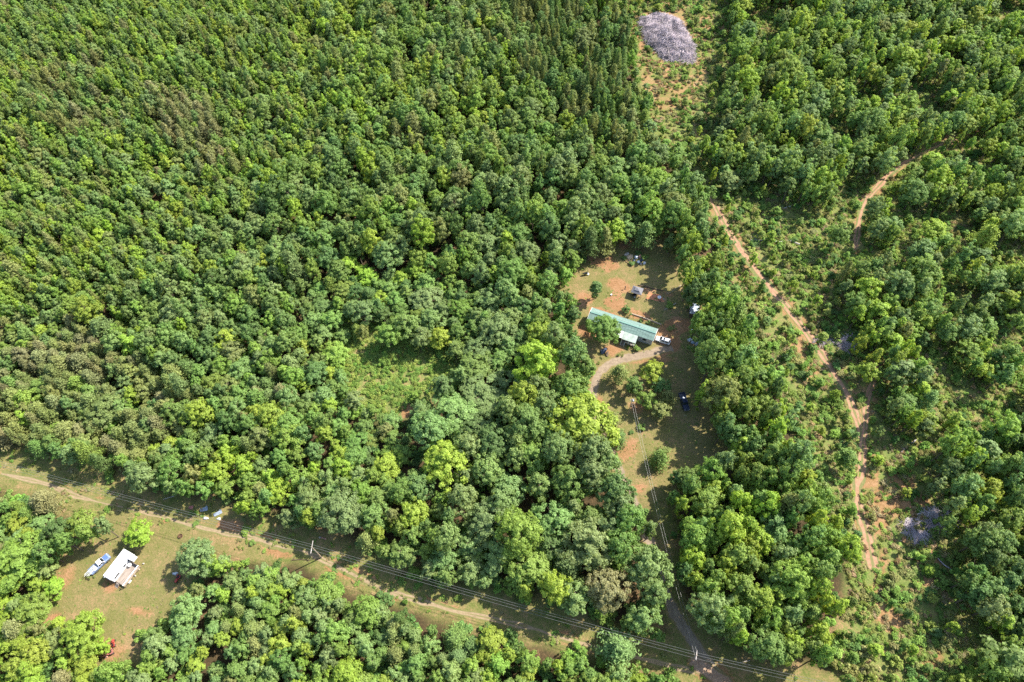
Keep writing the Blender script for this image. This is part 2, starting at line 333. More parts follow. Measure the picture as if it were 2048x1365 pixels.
def cards(pos, nrm, size, aspect, r):
    """leaf cards: one quad per position, facing nrm"""
    n = len(pos); a = r.normal(size=(n, 3)); nrm = nrm / np.linalg.norm(nrm, axis=1)[:, None]
    t = a - (a * nrm).sum(1)[:, None] * nrm; t /= np.linalg.norm(t, axis=1)[:, None]; b = np.cross(nrm, t)
    s = size[:, None]; V = np.stack([pos + t * s * .5, pos + b * s * .5 * aspect + nrm * s * .06, pos - t * s * .5, pos - b * s * .5 * aspect + nrm * s * .06], 1)
    return V.reshape(-1, 3)
def mesh_quads(name, V, mats, extra=None):
    """V: card corners; extra: (verts, faces) of wood, second material"""
    n = len(V); F = np.arange(n).reshape(-1, 4); me = bpy.data.meshes.new(name)
    vs = V; fs = F; mi = np.zeros(len(F), int)
    if extra is not None:
        ev, ef = extra; vs = np.concatenate([V, np.array(ev)]); fs = np.concatenate([F, np.array(ef) + n]); mi = np.concatenate([mi, np.ones(len(ef), int)])
    me.vertices.add(len(vs)); me.vertices.foreach_set('co', vs.astype(np.float32).ravel())
    me.loops.add(fs.size); me.loops.foreach_set('vertex_index', fs.astype(np.int32).ravel())
    me.polygons.add(len(fs)); me.polygons.foreach_set('loop_start', np.arange(0, fs.size, 4)); me.polygons.foreach_set('loop_total', np.full(len(fs), 4))
    for m in mats: me.materials.append(m)
    me.polygons.foreach_set('material_index', mi.astype(np.int32)); me.update(); return me
def wood(pieces, n=5):
    """tapered limbs [(a, b, r0, r1)] as side quads"""
    v = []; f = []
    for a, b, r0, r1 in pieces:
        a, b = Vector(a), Vector(b); q = (b - a).to_track_quat('Z', 'Y'); k = len(v)
        for p, r in ((a, r0), (b, r1)):
            for i in range(n):
                t = 2 * math.pi * i / n; v.append(tuple(p + q @ Vector((r * math.cos(t), r * math.sin(t), 0))))
        f += [(k + i, k + (i + 1) % n, k + n + (i + 1) % n, k + n + i) for i in range(n)]
    return v, f

def broad(seed, Rr, H, base, nclump, leaf, n, apex=1.6, clump=(.15, .25), ragged=.3):
    """irregular crown: many small leaf clumps on an uneven egg-shaped envelope, with gaps"""
    r = np.random.default_rng(seed); K = r.normal(size=(9, 3)); K /= np.linalg.norm(K, axis=1)[:, None]; A = r.uniform(-1, 1, 9)
    offx, offy = r.normal() * .12 * Rr, r.normal() * .12 * Rr
    C = []; rad = []; out = []
    while len(C) < nclump:
        u = r.normal(size=3); u /= np.linalg.norm(u)
        if u[2] < -.35 and r.random() < .75: continue
        bump = 1 + ragged * float((A * np.maximum(0, K @ u) ** 3).sum())
        f = (r.random() ** .45) * .98 if r.random() < .85 else r.random() * .6
        z = u[2] * f * bump; w_ = (1 - .55 * max(0, z) ** apex) if z > 0 else 1.0
        c = np.array([u[0] * f * bump * w_ * Rr + offx * (z + 1) * .5, u[1] * f * bump * w_ * Rr + offy * (z + 1) * .5, H * (base + (1 - base) * (z * .5 + .5) ** .9)])
        C.append(c); rad.append(Rr * r.uniform(*clump) * (1 - .25 * max(0, z))); out.append(u)
    C = np.array(C); rad = np.array(rad); out = np.array(out)
    k = r.choice(nclump, n, p=rad ** 2 / (rad ** 2).sum()); g = r.normal(size=(n, 3)); g /= np.linalg.norm(g, axis=1)[:, None]
    g[:, 2] = np.where((g[:, 2] < -.1) & (r.random(n) < .6), -g[:, 2], g[:, 2])
    p = C[k] + g * (rad[k] * r.uniform(.35, 1.2, n))[:, None] * np.array([1, 1, .8])
    nr = g * .7 + out[k] * .6 + r.normal(size=(n, 3)) * .42 + np.array([0, 0, .35])
    V = cards(p, nr, leaf * r.uniform(.55, 1.4, n), .7, r)
    top = float(C[:, 2].max()); br = [((0, 0, -.2), (offx * .5, offy * .5, H * .6), H * .014 + .05, H * .007), ((offx * .5, offy * .5, H * .6), (offx, offy, top * .92), H * .007, .02)]
    for c in C[::3]:
        z0 = max(H * base * .8, c[2] - H * r.uniform(.1, .25)); br.append(((0, 0, z0), tuple(c), H * .004 + .01, .015))
    return V, wood(br)
def pine(seed, Rr, H, base, n, leaf, tipw=.25):
    r = np.random.default_rng(seed); br = [((0, 0, -.2), (0, 0, H * .97), H * .013 + .04, .03)]; ps = []; ns = []
    nb = 62
    for i in range(nb):
        z = H * (base + (1 - base) * (i / nb) ** .85); fz = (z / H - base) / (1 - base); L = Rr * (1 - fz) ** .75 * r.uniform(.65, 1.15) + Rr * tipw * .4
        a = i * 2.4 + r.uniform(-.4, .4); up = .15 + .45 * fz + r.uniform(-.1, .1); tip = np.array([math.cos(a) * L, math.sin(a) * L, z + L * up]); st = np.array([0, 0, z])
        br.append((tuple(st), tuple(st + (tip - st) * .85), .035, .012)); m = max(6, int(n / nb * (.35 + L / Rr)))
        t = r.uniform(.3, 1.05, m) ** .6; q = st + (tip - st) * t[:, None] + r.normal(size=(m, 3)) * (.13 + .16 * L * np.minimum(t, 1))[:, None] * np.array([1, 1, .55])
        ps.append(q); ns.append(r.normal(size=(m, 3)) * .6 + np.array([math.cos(a) * .5, math.sin(a) * .5, .6]))
    p = np.concatenate(ps); nn = np.concatenate(ns)
    return cards(p, nn, leaf * r.uniform(.6, 1.3, len(p)), .4, r), wood(br)
def bush(seed, Rr, H, lobes, leaf, n, flat=.8):
    r = np.random.default_rng(seed); C = np.stack([r.normal(size=lobes) * Rr * .42, r.normal(size=lobes) * Rr * .42, H * r.uniform(.2, .62, lobes)], 1); rad = Rr * r.uniform(.3, .5, lobes)
    k = r.integers(0, lobes, n); u = r.normal(size=(n, 3)); u /= np.linalg.norm(u, axis=1)[:, None]; u[:, 2] = np.where(u[:, 2] < -.2, -u[:, 2], u[:, 2])
    p = C[k] + u * (rad[k] * r.uniform(.6, 1.1, n))[:, None] * np.array([1, 1, flat]); p[:, 2] = np.maximum(p[:, 2], .05)
    V = cards(p, u * .45 + r.normal(size=u.shape) * .35 + np.array([0, 0, .8]), leaf * r.uniform(.6, 1.3, n), .65, r)
    br = [((0, 0, -.1), (float(c[0]), float(c[1]), float(c[2])), .04, .012) for c in C[:5]]
    return V, wood(br, 4)

VAR = {}          # class -> list of (R0, H0, V, wood, leafmat)
VAR['small'] = [(2.7, 10.5, *broad(100 + i, 2.7, 10.5, .12, 75, .42, 3800), M_LEAF) for i in range(7)]
VAR['mid'] = [(3.6, 13, *broad(200 + i, 3.6, 13, .16, 120, .43, 6200, 1.8, (.13, .21)), M_LEAF) for i in range(5)]
VAR['big'] = [(5.2, 16, *broad(300 + i, 5.2, 16, .2, 210, .45, 12500, 2.2, (.1, .17)), M_LEAF) for i in range(4)]
VAR['slim'] = [(1.9, 12, *broad(400 + i, 1.9, 12, .12, 60, .4, 2900, 1.0, (.2, .32), .35), M_LEAF) for i in range(4)]
VAR['pine'] = [(2.5, 12, *pine(500 + i, 2.5, 12, .22, 3400, .5), M_NEEDLE) for i in range(4)]
VAR['cedar'] = [(2.2, 6, *pine(550 + i, 2.3, 6, .06, 2600, .5, .5), M_NEEDLE) for i in range(2)]
VAR['shrub'] = [(1.3, 1.8, *bush(600 + i, 1.3, 1.8, 7, .34, 420), M_SHRUB) for i in range(5)]
VAR['weed'] = [(.95, .55, *bush(650 + i, .95, .55, 7, .24, 230, .55), M_SHRUB) for i in range(4)]
CLS = ['small', 'mid', 'big', 'slim', 'pine', 'cedar', 'shrub', 'weed']
LIB = []; LIBIDX = {}
for c in CLS:
    for i, (r0, h0, V, wd, lm) in enumerate(VAR[c]): LIBIDX[c, i] = len(LIB); LIB.append((c, i, r0, h0, V, wd, lm))
libcol = bpy.data.collections.new('foliage_library')       # holds the instanced shapes of the forest and the undergrowth; not linked to the scene
for k, (c, i, r0, h0, V, wd, lm) in enumerate(LIB):
    me = mesh_quads('foliage', V, [lm, M_BARK], wd); o = bpy.data.objects.new('shape_%03d' % k, me); libcol.objects.link(o)
SPLIT = {}
def split_meshes(c, i):
    if (c, i) not in SPLIT:
        r0, h0, V, wd, lm = VAR[c][i]; a = mesh_quads('crown', V, [lm])
        b = bpy.data.meshes.new('trunk'); b.from_pydata(wd[0], [], wd[1]); b.materials.append(M_BARK); SPLIT[c, i] = (a, b)
    return SPLIT[c, i]

COLS = {'yellow-green': (.232, .31, .046), 'bright green': (.184, .266, .053), 'mid green': (.156, .236, .059), 'grey-green': (.178, .25, .084), 'dark green': (.12, .19, .056),
        'olive green': (.198, .23, .073), 'brownish olive': (.222, .228, .096)}
CN = list(COLS)
def tint(cn, r, j=.14):
    c = np.array(COLS[cn]); return c * (1 + r.uniform(-j, j)) * (1 + r.uniform(-.07, .07, 3))

# zones by photo pixel at canopy height: polygon, radius range, height range, colour weights (order of CN), pine share, slim share, spacing
D0 = dict(R=(2.1, 3.3), h=(10, 14), w=(.06, .16, .34, .24, .12, .08, 0), pine=.05, slim=.06, sp=.56)
ZONES = [
    ([(-300, -200), (640, -200), (640, 260), (420, 420), (200, 640), (-300, 700)], dict(R=(1.5, 2.45), h=(9, 12.5), w=(.18, .28, .24, .14, .02, .14, .01), pine=.10, slim=.12, sp=.5)),
    ([(40, 90), (190, 110), (260, 230), (150, 260), (40, 200)], dict(R=(1.7, 2.5), h=(9, 12), w=(.05, .15, .15, .1, .05, .4, .1), pine=.55, slim=.1, sp=.52)),
    ([(300, 170), (400, 190), (450, 300), (400, 330), (320, 270)], dict(R=(2.1, 2.8), h=(11, 14), w=(.05, .05, .05, .1, .05, .3, .4), pine=.75, slim=.05, sp=.56)),
    ([(640, -200), (1000, -200), (1050, 150), (1000, 330), (640, 330)], dict(R=(2.4, 3.4), h=(11, 15), w=(.09, .22, .3, .2, .09, .1, 0), pine=.10, slim=.2, sp=.56)),
    ([(1000, -200), (1230, -200), (1260, 130), (1330, 300), (1250, 330), (1150, 260), (1040, 130)], dict(R=(2.0, 2.8), h=(12, 15), w=(.03, .08, .2, .08, .3, .3, .0), pine=.7, slim=.1, sp=.58)),
    ([(560, 330), (1350, 300), (1380, 470), (1230, 500), (1150, 580), (1150, 690), (900, 720), (680, 640), (540, 480)], dict(R=(3.0, 4.2), h=(13, 17), w=(.05, .16, .36, .22, .18, .03, 0), pine=.05, slim=.06, sp=.60)),
    ([(0, 620), (130, 640), (300, 720), (430, 800), (380, 870), (250, 905), (-300, 880), (-300, 620)], dict(R=(2.3, 3.2), h=(8, 10), w=(.06, .1, .12, .12, .02, .38, .2), pine=.7, slim=.05, sp=.50)),
    ([(440, 640), (640, 700), (700, 820), (560, 860), (440, 800)], dict(R=(2.6, 3.6), h=(10, 13), w=(.06, .14, .2, .25, .04, .16, .15), pine=.15, slim=.05, sp=.52)),
    ([(830, 690), (1180, 690), (1200, 860), (1240, 980), (1340, 1130), (1330, 1240), (1100, 1210), (900, 1060), (810, 860)], dict(R=(3.8, 6.2), h=(14, 18), w=(.05, .13, .28, .42, .09, .03, 0), pine=.02, slim=.02, sp=.60)),
    ([(380, 840), (820, 860), (900, 1060), (1100, 1200), (700, 1080), (480, 1020), (300, 960)], dict(R=(2.3, 3.5), h=(9, 11.5), w=(.14, .25, .28, .2, .07, .06, 0), pine=.04, slim=.08, sp=.58)),
    ([(380, 1090), (700, 1150), (1000, 1260), (1370, 1330), (1370, 1600), (200, 1600), (240, 1320)], dict(R=(1.9, 2.9), h=(7, 9.5), w=(.16, .24, .28, .26, .07, .05, 0), pine=.05, slim=.08, sp=.50)),
    ([(-300, 950), (60, 965), (120, 1200), (220, 1330), (220, 1600), (-300, 1600)], dict(R=(2.1, 3.4), h=(5.5, 8), w=(.42, .28, .12, .06, .01, .08, .06), pine=.15, slim=.05, sp=.58)),
    ([(1340, 440), (1420, 420), (1480, 600), (1560, 740), (1600, 860), (1640, 1000), (1700, 1100), (1690, 1200), (1640, 1360), (1500, 1300), (1380, 1220), (1340, 1000), (1440, 900), (1400, 700)], dict(R=(2.6, 3.9), h=(15, 19), w=(.24, .30, .24, .12, .08, .02, 0), pine=.02, slim=.12, sp=.50)),
    (RIGHTZ, dict(R=(2.3, 3.8), h=(10, 15), w=(.16, .24, .3, .22, .06, .02, 0), pine=.02, slim=.42, sp=.6, clump=.56)),
    ([(1440, -200), (2400, -200), (2400, 260), (1800, 290), (1640, 330), (1480, 330), (1430, 200)], dict(R=(2.2, 3.6), h=(10, 15), w=(.14, .26, .3, .22, .06, .02, 0), pine=.02, slim=.35, sp=.56, clump=.38)),
    ([(1860, 880), (2400, 760), (2400, 1600), (1980, 1600), (1960, 1180), (1880, 1080)], dict(R=(2.6, 4.0), h=(12, 16), w=(.12, .16, .34, .1, .26, .02, 0), pine=.02, slim=.3, sp=.62)),
    (SCRUB_BACK, dict(R=(1.5, 2.2), h=(3.5, 7), w=(.2, .25, .2, .15, .1, .1, 0), pine=.1, slim=.5, sp=1.7)),
    (CUT, dict(R=(1.4, 2.3), h=(4, 8), w=(.25, .35, .3, .1, 0, 0, 0), pine=.0, slim=.7, sp=3.0)),
]
REDS = [(1712, 925), (1790, 930), (1840, 990), (1890, 1060), (1870, 1110), (1885, 1170), (1840, 1230), (1780, 1260), (1730, 1210), (1738, 1050)]
OPEN = [YARD, DRIVE, LINE, CAMPY, GAP, HOLE, SLASH, TRKC, REDS]

TREES = []      # dicts
# hand-placed trees: px, py of crown centre, radius (m), height (m), class, colour, label
HAND = [
    (1213, 662, 5.0, 10, 'big', 'mid green', 'round mid-green shade tree overhanging the front of the green-roofed house'),
    (1195, 577, 2.7, 9, 'small', 'dark green', 'small lone dark-green tree in the yard above the left end of the house'),
    (1300, 742, 3.3, 9, 'small', 'yellow-green', 'bright yellow-green tree at the top of the island clump below the driveway loop'),
    (1268, 772, 2.6, 8, 'small', 'mid green', 'mid-green tree in the island clump just above the service pole'),
    (1322, 770, 2.6, 7, 'small', 'dark green', 'dark-green tree in the island clump nearest the black pickup cab'),
    (1296, 800, 2.8, 8, 'small', 'bright green', 'bright green tree in the middle of the island clump right of the service pole'),
    (1322, 822, 3.0, 7, 'small', 'olive green', 'olive-green rounded tree at the bottom of the island clump beside the black pickup'),
    (392, 1108, 4.9, 10, 'big', 'grey-green', 'large dome-shaped grey-green tree on the right edge of the camper clearing'),
    (275, 1062, 4.0, 7.5, 'mid', 'yellow-green', 'bright yellow-green spreading tree just above the camper'),
    (165, 1045, 4.0, 8, 'mid', 'bright green', 'bright green tree above and left of the camper at the grass edge'),
    (48, 1115, 7.0, 10, 'big', 'bright green', 'largest bright green tree at the left edge of the camper clearing'),
    (158, 1272, 5.2, 9, 'big', 'yellow-green', 'large yellow-green tree below the camper clearing beside the red machines'),
    (70, 1218, 4.6, 8, 'big', 'bright green', 'broad bright green tree on the lower left rim of the camper clearing'),
    (1212, 1182, 5.4, 15, 'big', 'brownish olive', 'pale brownish-olive domed tree beside the lower driveway'),
    (862, 862, 5.4, 16, 'big', 'grey-green', 'large pale grey-green domed tree below the small clay opening'),
    (405, 825, 4.4, 13, 'mid', 'yellow-green', 'large vivid yellow-green tree among olive pines on the left hillside'),
    (262, 690, 3.0, 13, 'slim', 'yellow-green', 'lone vivid yellow-green slender tree above the olive pine stand'),
    (1735, 745, 3.4, 11, 'mid', 'yellow-green', 'yellow-green open-crowned tree at the fork of the clay track'),
    (1715, 605, 3.8, 13, 'mid', 'mid green', 'large mid-green tree standing right of the middle of the clay track'),
    (1680, 470, 3.6, 13, 'mid', 'mid green', 'tall mid-green tree left of the end of the upper clay road'),
    (1970, 985, 3.6, 13, 'mid', 'yellow-green', 'bright leaning yellow-green tree on the right of the reddish scrub'),
    (1690, 915, 3.2, 9, 'small', 'mid green', 'solitary mid-green tree left of where the two clay tracks join'),
    (1745, 250, 5.0, 15, 'big', 'mid green', 'broad mid-green tree above the bend of the upper clay road'),
    (1830, 385, 4.8, 14, 'big', 'mid green', 'broad mid-green tree just below the upper clay road'),
]
HANDP = [
    (1240, 748, 2.8, 8, 'pine', 'olive green', 'olive-green pine at the left of the island clump by the driveway bend'),
    (1224, 836, 2.2, 4.4, 'cedar', 'olive green', 'rounded olive-green cedar beside the driveway left of the service pole'),
    (1234, 874, 2.5, 4.4, 'cedar', 'dark green', 'rounded dark-green cedar below the other cedar beside the driveway'),
    (1320, 918, 2.5, 6, 'cedar', 'mid green', 'lone mid-green cedar casting a star-shaped shadow in the lower yard'),
    (1236, 1300, 4.2, 10, 'pine', 'grey-green', 'large feathery grey-green pine below the power line near the photo bottom'),
    (1335, 795, 2.4, 6, 'pine', 'olive green', 'olive-green pine at the right of the island clump beside the black pickup'),
    (85, 1000, 3.6, 8, 'pine', 'brownish olive', 'brownish pine at the upper left of the camper clearing'),
    (30, 1258, 3.2, 8, 'pine', 'brownish olive', 'brownish pine at the left photo edge below the camper clearing'),
]
def base_of(px, py, h, frac=.6):
    return P(px, py, h * frac)
for lst, kind in ((HAND, 'broadleaf_tree'), (HANDP, 'pine_tree')):
    for (px, py, Rr, h, c, cn, lab) in lst:
        x, y = base_of(px, py, h); TREES.append(dict(kind=kind, c=c, i=int(rng.integers(len(VAR[c]))), x=x, y=y, R=Rr, h=h, cn=cn, tint=tint(cn, rng, .06), lab=lab, px=px, py=py))

def scatter():
    M = 70000
    X = rng.uniform(-310, 310, M); Y = rng.uniform(-30, 375, M)
    px, py, dz = proj(X, Y, np.full(M, 9.0))
    keep = (px > -170) & (px < 2220) & (py > -160) & (py < 1500); X, Y, px, py, dz = X[keep], Y[keep], px[keep], py[keep], dz[keep]
    M = len(X); zone = np.full(M, -1); jx = (vnoise(X, Y, 9) - .5) * 50; jy = (vnoise(X + 300, Y, 9) - .5) * 50
    for k, (poly, _) in enumerate(ZONES): zone[sdist(poly, px + jx, py + jy) < 0] = k
    opn = np.full(M, 1e9); gapd = sdist(GAP, px - 30, py + 20)
    for poly in OPEN: opn = np.minimum(opn, sdist(poly, px, py) - (20 if poly is LINE else 9 if poly is GAP else -14 if poly is TRKC else np.where(px < 1290, 6, -12) if poly is YARD else 0))
    trk = np.minimum.reduce([ldist(l, *proj(X, Y, np.full(M, 4.0))[:2]) for l in (trackA, trackB, trackC)])
    grid = {}; cell = 6.0
    def near(x, y):
        gx, gy = int(x // cell), int(y // cell)
        for a in range(gx - 2, gx + 3):
            for b in range(gy - 2, gy + 3):
                yield from grid.get((a, b), ())
    def put(t): grid.setdefault((int(t['x'] // cell), int(t['y'] // cell)), []).append(t)
    for t in TREES: t['sp'] = .7; put(t)
    mottle = vnoise(X, Y, 14); patch_a = .6 * vnoise(X + 900, Y, 26) + .4 * vnoise(X, Y + 300, 9); patch_b = .6 * vnoise(X, Y + 700, 30) + .4 * vnoise(X + 40, Y, 10)
    for m in range(M):
        z = ZONES[zone[m]][1] if zone[m] >= 0 else D0
        Rr = rng.uniform(*z['R']) * float(np.exp(rng.normal() * .22)); pxm = FPX / dz[m]
        if opn[m] < .5 * Rr * pxm: continue
        if zone[m] >= len(ZONES) - 5 and trk[m] < (.75 if py[m] > 380 and px[m] < 1700 else .45) * Rr * pxm: continue
        u = rng.random(); w_ = np.array(z['w'], float)
        pn = z['pine'] * (1.7 if mottle[m] > .55 else .4)
        if u < pn: c, kind = 'pine', 'pine_tree'; Rr *= .92
        elif u < pn + z['slim']: c, kind = 'slim', 'broadleaf_tree'; Rr *= .68
        else: c, kind = ('small' if Rr < 3.1 else 'mid' if Rr < 4.5 else 'big'), 'broadleaf_tree'
        if z.get('clump') and mottle[m] < z['clump'] and rng.random() < .988: continue
        x, y = X[m], Y[m]; ok = True
        for t in near(x, y):
            s = .5 * (z['sp'] + t['sp']) * (Rr + t['R'])
            if (t['x'] - x) ** 2 + (t['y'] - y) ** 2 < s * s: ok = False; break
        if not ok: continue
        if c == 'pine': w_ = w_ * np.array([.05, .3, .6, .6, 1.2, 3, 3])
        elif c == 'slim': w_ = w_ * np.array([2.2, 1.6, 1, .6, .5, .6, .1])
        else: w_ = w_ * np.array([1, 1, 1, 1, 1, .6, .25])
        pa, pb_ = patch_a[m], patch_b[m]; w_ = w_ * np.array([1 + 2.5 * max(0, pa - .55) * 4, 1 + 1.5 * max(0, pa - .45), 1, 1 + 3 * max(0, .5 - pa) * 2, 1 + 4 * max(0, pb_ - .6) * 3, 1 + 2 * max(0, .45 - pb_) * 3, 1 + max(0, .4 - pb_) * 4]) ** 1.3
        w_ += 1e-4; cn = CN[rng.choice(7, p=w_ / w_.sum())]
        h = rng.uniform(*z['h']) * (.68 + .5 * vnoise(np.array([x]), np.array([y]), 9)[0]) * (1.08 if c in ('mid', 'big') else 1) * rng.uniform(.9, 1.12) * (.6 if gapd[m] < 140 else 1)
        t = dict(kind=kind, c=c, i=int(rng.integers(len(VAR[c]))), x=float(x), y=float(y), R=Rr, h=h, cn=cn, tint=tint(cn, rng), lab=None, sp=z['sp'], zone=int(zone[m]))
        TREES.append(t); put(t)
scatter()
for t in TREES:
    px, py, dz = proj(t['x'], t['y'], t['h'] * .6); t['px'], t['py'] = float(px), float(py); t['pr'] = FPX / float(dz) * t['R']
    t['show'] = t['pr'] * (t['h'] ** .3) if (-5 < t['px'] < 2053 and -5 < t['py'] < 1370) else -1
print('TREES', len(TREES), {k: sum(1 for t in TREES if t['kind'] == k and t['show'] > 0) for k in ('broadleaf_tree', 'pine_tree')})

IND = []
for kind, cap in (('broadleaf_tree', 300), ('pine_tree', 260)):
    c = sorted([t for t in TREES if t['kind'] == kind and t['show'] > 0], key=lambda t: (-(t['lab'] is not None), -t['show'])); IND += c[:cap]
ids = {id(t) for t in IND}; REST = [t for t in TREES if id(t) not in ids]

# ---- labels: colour, form, then counted outwards from a landmark that can be found in the photo
MARKS = [('the white camper', 240, 1130), ('the blue-grey pickup', 195, 1128), ('the roadside utility pole', 628, 1092), ('the junction utility pole', 1392, 1312), ('the service pole', 1262, 810), ('the green-roofed house', 1245, 650),
         ('the white car', 1326, 680), ('the black pickup', 1367, 803), ('the grey canopy', 1273, 582), ('the metal-roofed shed', 1384, 619), ('the big brush pile', 1336, 75), ('the trash heap', 1268, 515),
         ('the clay track fork', 1728, 880), ('the clay road bend', 1725, 410), ('the long fallen trunk', 1550, 486), ('the overgrown gap', 790, 720), ('the small clay opening', 810, 822), ('the dome tree by the lawn', 392, 1108), ('the vivid tree among pines', 405, 825),
         ('the lone slender vivid tree', 262, 690), ('the grass strip left end', 10, 940), ('the pale domed driveway tree', 1212, 1182), ('the feathery pale pine', 1236, 1300), ('the red machines', 222, 1295), ('the reddish scrub', 1780, 1000),
         ('the top left corner', 0, 0), ('the top edge midpoint', 1024, 0), ('the bottom edge midpoint', 1024, 1365), ('the bottom right corner', 2048, 1365), ('the top right corner', 2048, 0), ('the right edge midpoint', 2048, 682), ('the left edge midpoint', 0, 500), ('the bottom left corner', 0, 1365)]
ORD = ['nearest', 'second', 'third', 'fourth', 'fifth', 'sixth', 'seventh', 'eighth', 'ninth', 'tenth', 'eleventh', 'twelfth', 'thirteenth', 'fourteenth', 'fifteenth', 'sixteenth']
DIRS = ['right of', 'above and right of', 'above', 'above and left of', 'left of', 'below and left of', 'below', 'below and right of']
def form(t):
    if t['kind'] == 'pine_tree': return 'pine'
    return {'slim': 'slender tree', 'small': 'small-crowned tree', 'mid': 'round-crowned tree', 'big': 'broad spreading tree'}[t['c']]
def make_labels(lst):
    g = {}
    for t in lst:
        if t['lab']: continue
        d = [math.hypot(t['px'] - a, t['py'] - b) for _, a, b in MARKS]; k = int(np.argmin(d)); dx, dy = t['px'] - MARKS[k][1], MARKS[k][2] - t['py']
        o = int(round(math.degrees(math.atan2(dy, dx)) / 45)) % 8; g.setdefault((t['cn'], form(t), k, o), []).append((d[k], t))
    for (cn, fm, k, o), l in g.items():
        l.sort(key=lambda q: q[0])
        for n, (_, t) in enumerate(l):
            if len(l) == 1: t['lab'] = f'{cn} {fm} {DIRS[o]} {MARKS[k][0]}'
            elif n == 0: t['lab'] = f'closest {cn} {fm} {DIRS[o]} {MARKS[k][0]}'
            else: t['lab'] = f'{ORD[min(n, 15)]} closest {cn} {fm} {DIRS[o]} {MARKS[k][0]}'
make_labels(IND)

def place_tree(t, name, cat, group=None, parts=('crown', 'trunk')):
    c, i = t['c'], t['i']; r0, h0 = VAR[c][i][:2]; a, b = split_meshes(c, i)
    e = empty(name, t['lab'], cat, (t['x'], t['y'], 0), rng.uniform(0, 6.28), group); s = t['R'] / r0; e.scale = (s, s, t['h'] / h0)
    e.rotation_euler.x = rng.normal() * .03; e.rotation_euler.y = rng.normal() * .03
    o = bpy.data.objects.new(parts[0], a); COL.objects.link(o); o.parent = e; o['tint'] = [float(v) for v in t['tint']]
    o = bpy.data.objects.new(parts[1], b); COL.objects.link(o); o.parent = e
    return e
for t in IND:
    place_tree(t, t['kind'], 'pine tree' if t['kind'] == 'pine_tree' else 'tree', 'pine trees standing in the woods' if t['kind'] == 'pine_tree' else 'broadleaf trees standing in the woods')

# ---- the rest of the woods and the undergrowth: instanced
def instancer(name, rec, kind='stuff'):
    """rec: list of (libidx, x, y, z, rot, sx, sz, tint)"""
    n = len(rec); me = bpy.data.meshes.new(name); me.vertices.add(n)
    me.vertices.foreach_set('co', np.array([(r[1], r[2], r[3]) for r in rec], np.float32).ravel())
    a = me.attributes.new('pick', 'INT', 'POINT'); a.data.foreach_set('value', np.array([r[0] for r in rec], np.int32))
    a = me.attributes.new('turn', 'FLOAT_VECTOR', 'POINT'); a.data.foreach_set('vector', np.array([(rng.normal() * .03, rng.normal() * .03, r[4]) for r in rec], np.float32).ravel())
    a = me.attributes.new('size', 'FLOAT_VECTOR', 'POINT'); a.data.foreach_set('vector', np.array([(r[5], r[5], r[6]) for r in rec], np.float32).ravel())
    a = me.attributes.new('tint', 'FLOAT_VECTOR', 'POINT'); a.data.foreach_set('vector', np.array([r[7] for r in rec], np.float32).ravel())
    ng = bpy.data.node_groups.new(name, 'GeometryNodeTree'); ng.interface.new_socket('Geometry', in_out='INPUT', socket_type='NodeSocketGeometry'); ng.interface.new_socket('Geometry', in_out='OUTPUT', socket_type='NodeSocketGeometry')
    N = ng.nodes; L = ng.links; gi = N.new('NodeGroupInput'); go = N.new('NodeGroupOutput'); ip = N.new('GeometryNodeInstanceOnPoints'); ci = N.new('GeometryNodeCollectionInfo')
    ci.inputs['Collection'].default_value = libcol; ci.inputs['Separate Children'].default_value = True; ci.inputs['Reset Children'].default_value = True
    def na(nm, ty):
        q = N.new('GeometryNodeInputNamedAttribute'); q.data_type = ty; q.inputs['Name'].default_value = nm; return q.outputs['Attribute']
    L.new(gi.outputs[0], ip.inputs['Points']); L.new(ci.outputs[0], ip.inputs['Instance']); ip.inputs['Pick Instance'].default_value = True
    L.new(na('pick', 'INT'), ip.inputs['Instance Index']); L.new(na('turn', 'FLOAT_VECTOR'), ip.inputs['Rotation']); L.new(na('size', 'FLOAT_VECTOR'), ip.inputs['Scale'])
    L.new(ip.outputs[0], go.inputs[0])
    o = bpy.data.objects.new(name, me); COL.objects.link(o); md = o.modifiers.new('scatter', 'NODES'); md.node_group = ng
    return tag(o, kind=kind)
fo = instancer('forest', [(LIBIDX[t['c'], t['i']], t['x'], t['y'], 0, rng.uniform(0, 6.28), t['R'] / VAR[t['c']][t['i']][0], t['h'] / VAR[t['c']][t['i']][1], t['tint']) for t in REST])
tag(fo, 'dense mixed green woods of small crowns covering the far hillside', 'forest')

